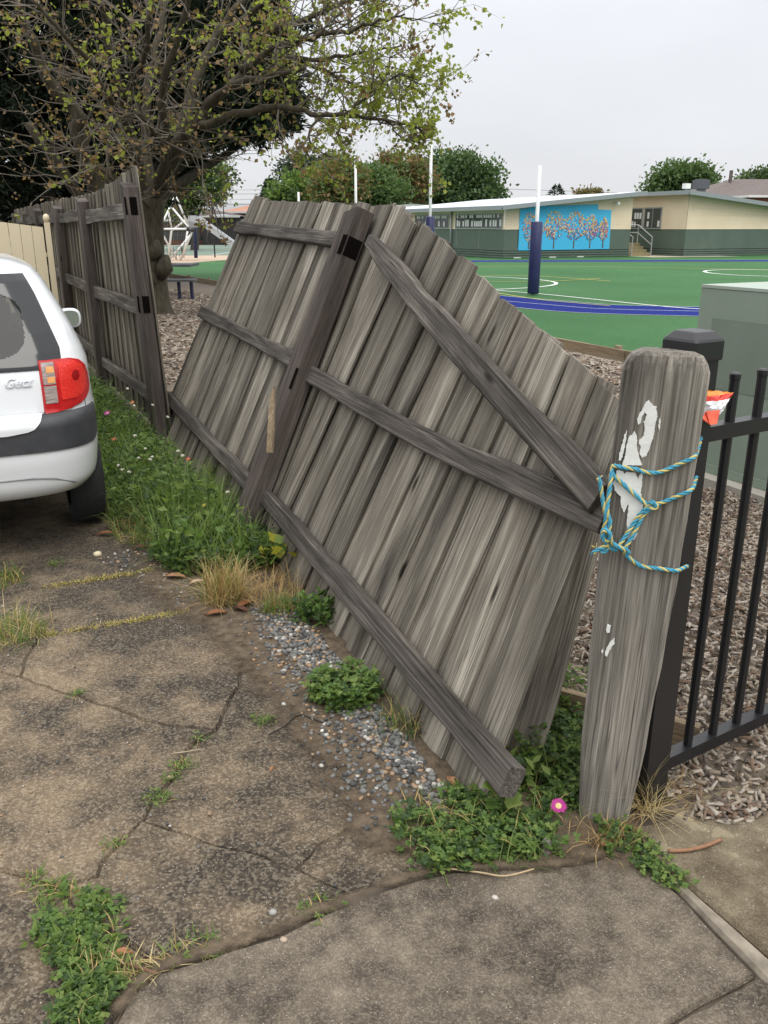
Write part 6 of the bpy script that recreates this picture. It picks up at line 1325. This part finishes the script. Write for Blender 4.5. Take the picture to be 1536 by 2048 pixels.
for px, py, Y in ((255, 778, 6.2), (305, 811, 6.1), (268, 812, 5.9), (290, 898, 5.2), (245, 940, 4.9), (258, 945, 4.9), (278, 917, 5.1), (236, 932, 5.0), (335, 835, 5.7), (356, 903, 5.1), (365, 912, 5.0), (300, 920, 5.0), (455, 985, 4.5), (270, 872, 5.4), (485, 1040, 4.25), (305, 915, 5.1)):
    c = at(px, py, Y); t = thing('clover_flower', 'small white clover flower among the weeds by the car', 'flower', Vector((c.x, c.y, 0)), 'white clover flowers')
    def cf_(mb):
        for q_ in range(14): d = Vector((rs.gauss(0, 1), rs.gauss(0, 1), abs(rs.gauss(.3, .8)))).normalized(); mb.bar(c, c + d * .012, .005, .004)
    one('head', simple('clover_white', (.62, .6, .5), None) if 'clw' not in M else M['clw'], t, cf_); one('stem', WG[0], t, lambda mb: mb.tube([(c.x, c.y, 0), c], .0015, 3))
for px, py, Y, col in ((265, 805, 5.8, (.6, .2, .1)), (376, 918, 4.95, (.5, .08, .06)), (228, 878, 5.3, (.5, .06, .08))):
    c = at(px, py, Y); flower('red_flower', f'small {"orange" if col[0] == .6 else "red"} flower in the weeds {"under the broken post" if px == 265 else "near the bottom rail" if px == 376 else "beside the car bumper"}', 'flower', Vector((c.x, c.y, 0)), .02, col, (.4, .2, .05), 9, c.z)
pc = at(408, 1010, 4.5); flower('yellow_flower', 'single pale yellow flower in the grass before the leaning post', 'flower', Vector((pc.x, pc.y, 0)), .014, (.75, .65, .15), (.7, .5, .1), 8, pc.z)

# litter: fallen leaves, sticks, crumbs
def fallen(px, py, L_, a, col, label, name='fallen_leaf', cat='leaf', z=.006):
    c = gnd(px, py, z); t = thing(name, label, cat, c, None); d = Vector((math.cos(a), math.sin(a), 0)); s_ = Vector((-d.y, d.x, 0))
    def lf(mb):
        P0 = [c + d * (L_ * (f - .5)) + Z1 * (.012 * math.sin(f * 3.1) + .002) for f in (0, .3, .6, .85, 1)]; w = (.02, .2, .22, .12, .01)
        mb.ring_loft([[p_ - s_ * L_ * k + Z1 * .008 for p_, k in zip(P0, w)], P0, [p_ + s_ * L_ * k + Z1 * .006 for p_, k in zip(P0, w)]], False, False)
    one('blade', leafmat('fallen_leaf', col, .1, .8), t, lf)
fb, fr_ = (.24, .10, .045), (.32, .17, .09)
for px, py, L_, a, col, lab in ((212, 1070, .10, .2, fb, 'brown fallen leaf beside the car tyre'), (350, 1156, .11, -.1, fr_, 'tan fallen leaf below the trailing pigface'), (395, 1168, .08, .4, (.5, .36, .25), 'pale fallen leaf left of the dry grass tuft'), (432, 1230, .10, .3, fb, 'rust fallen leaf below the dry grass tuft'), (490, 1212, .10, .9, fb, 'brown leaf just right of the dry grass tuft'), (280, 1098, .08, .1, (.12, .05, .03), 'dark red fallen leaf at the weed bank front'),
                                (905, 1570, .07, -1.2, (.36, .19, .10), 'orange brown leaf against the last paling foot'), (1050, 1660, .05, .4, fb, 'brown leaf in the clover below the rail end'), (1215, 1690, .06, .8, (.3, .16, .09), 'curled brown leaf at the end post foot'), (245, 1915, .05, .3, (.35, .15, .08), 'reddish leaf in the lower left weeds'), (545, 1545, .03, 1, fr_, 'small leaf on the concrete between cracks'), (1180, 1262, .03, 0, fb, 'tiny brown leaf behind the loose paling'), (480, 1222, .08, -.5, (.1, .04, .03), 'dark curled leaf at the top of the gravel')): fallen(px, py, L_, a, col, lab)
def stick(label, pts, r_, col, name='stick'):
    P_ = [gnd(a, b, c) for a, b, c in pts]; t = thing(name, label, 'stick', P_[0]); one('twig', simple('stick_bark', tuple(x * .7 for x in col), col, 60, .9), t, lambda mb: mb.tube(smooth_path(P_, 4), r_, 6), True)
stick('short curved brown stick lying on the gate path', [(1337, 1702, .016), (1375, 1700, .018), (1410, 1692, .018), (1442, 1679, .017)], .0055, (.30, .16, .09))
stick('thin dark forked twig on the driveway by the gravel', [(537, 1470, .008), (570, 1452, .01), (600, 1430, .008), (660, 1452, .006)], .003, (.03, .025, .02))
stick('brown twig at the footpath edge by lower left weeds', [(213, 1912, .012), (260, 1930, .012), (315, 1947, .01)], .004, (.16, .09, .05))
stick('pale dry stalk on the footpath edge below the clover', [(880, 1735, .012), (960, 1745, .014), (1010, 1752, .014), (1068, 1738, .01)], .0025, (.45, .34, .2))
stick('pale straw stalk on the driveway near the crack', [(345, 1507, .006), (375, 1503, .007), (402, 1498, .006)], .0018, (.45, .38, .25))
def crumb(px, py, s_, col, label, name, cat):
    c = gnd(px, py, s_ * .3); t = thing(name, label, cat, c); V, F, mi = stones([(c.x, c.y)], (s_, s_ * 1.01), [0, 0, 0, 0, 0], int(px), lambda x, y: c.z); link('lump', np_mesh('lump', V - np.array(c), F, simple('lump_' + name, col, None, rough=.85)), t, Matrix.Translation(c))
crumb(194, 1108, .024, (.62, .53, .36), 'cream crumb lying on the dark driveway slab', 'bread_crumb', 'crumb'); crumb(546, 1824, .010, (.30, .29, .27), 'white pebble at the footpath edge, bottom centre', 'pebble', 'pebble'); crumb(568, 1880, .010, (.38, .3, .22), 'round tan pebble on the footpath near its edge', 'pebble', 'pebble'); crumb(990, 1795, .009, (.45, .42, .38), 'lone pale pebble on the middle of the footpath', 'pebble', 'pebble')
crumb(645, 1462, .010, (.6, .58, .53), 'white pebble beside the dark forked twig', 'pebble', 'pebble'); crumb(340, 1555, .011, (.36, .27, .18), 'tan pebble in the long driveway crack', 'pebble', 'pebble'); crumb(1210, 948, .02, (.5, .4, .28), 'pale wood lump in the mulch by the loose paling', 'wood_lump', 'wood lump')
# old tap fitting in the clover
tp_ = gnd(1092, 1708); tf = thing('water_fitting', 'rusty metal water fitting half hidden in the clover', 'tap', tp_); rust = simple('rusty_metal', (.10, .055, .035), (.22, .2, .19), 30, .5, .3, metal=.5)
one('valve_body', rust, tf, lambda mb: mb.tube([tp_ + Z1 * z for z in (0, .012, .02, .03, .034)], [.016, .017, .012, .012, .008], 10)); one('valve_cap', rust, tf, lambda mb: mb.tube([tp_ + Z1 * .034, tp_ + Z1 * .040, tp_ + Z1 * .046], [.014, .014, .010], 6))
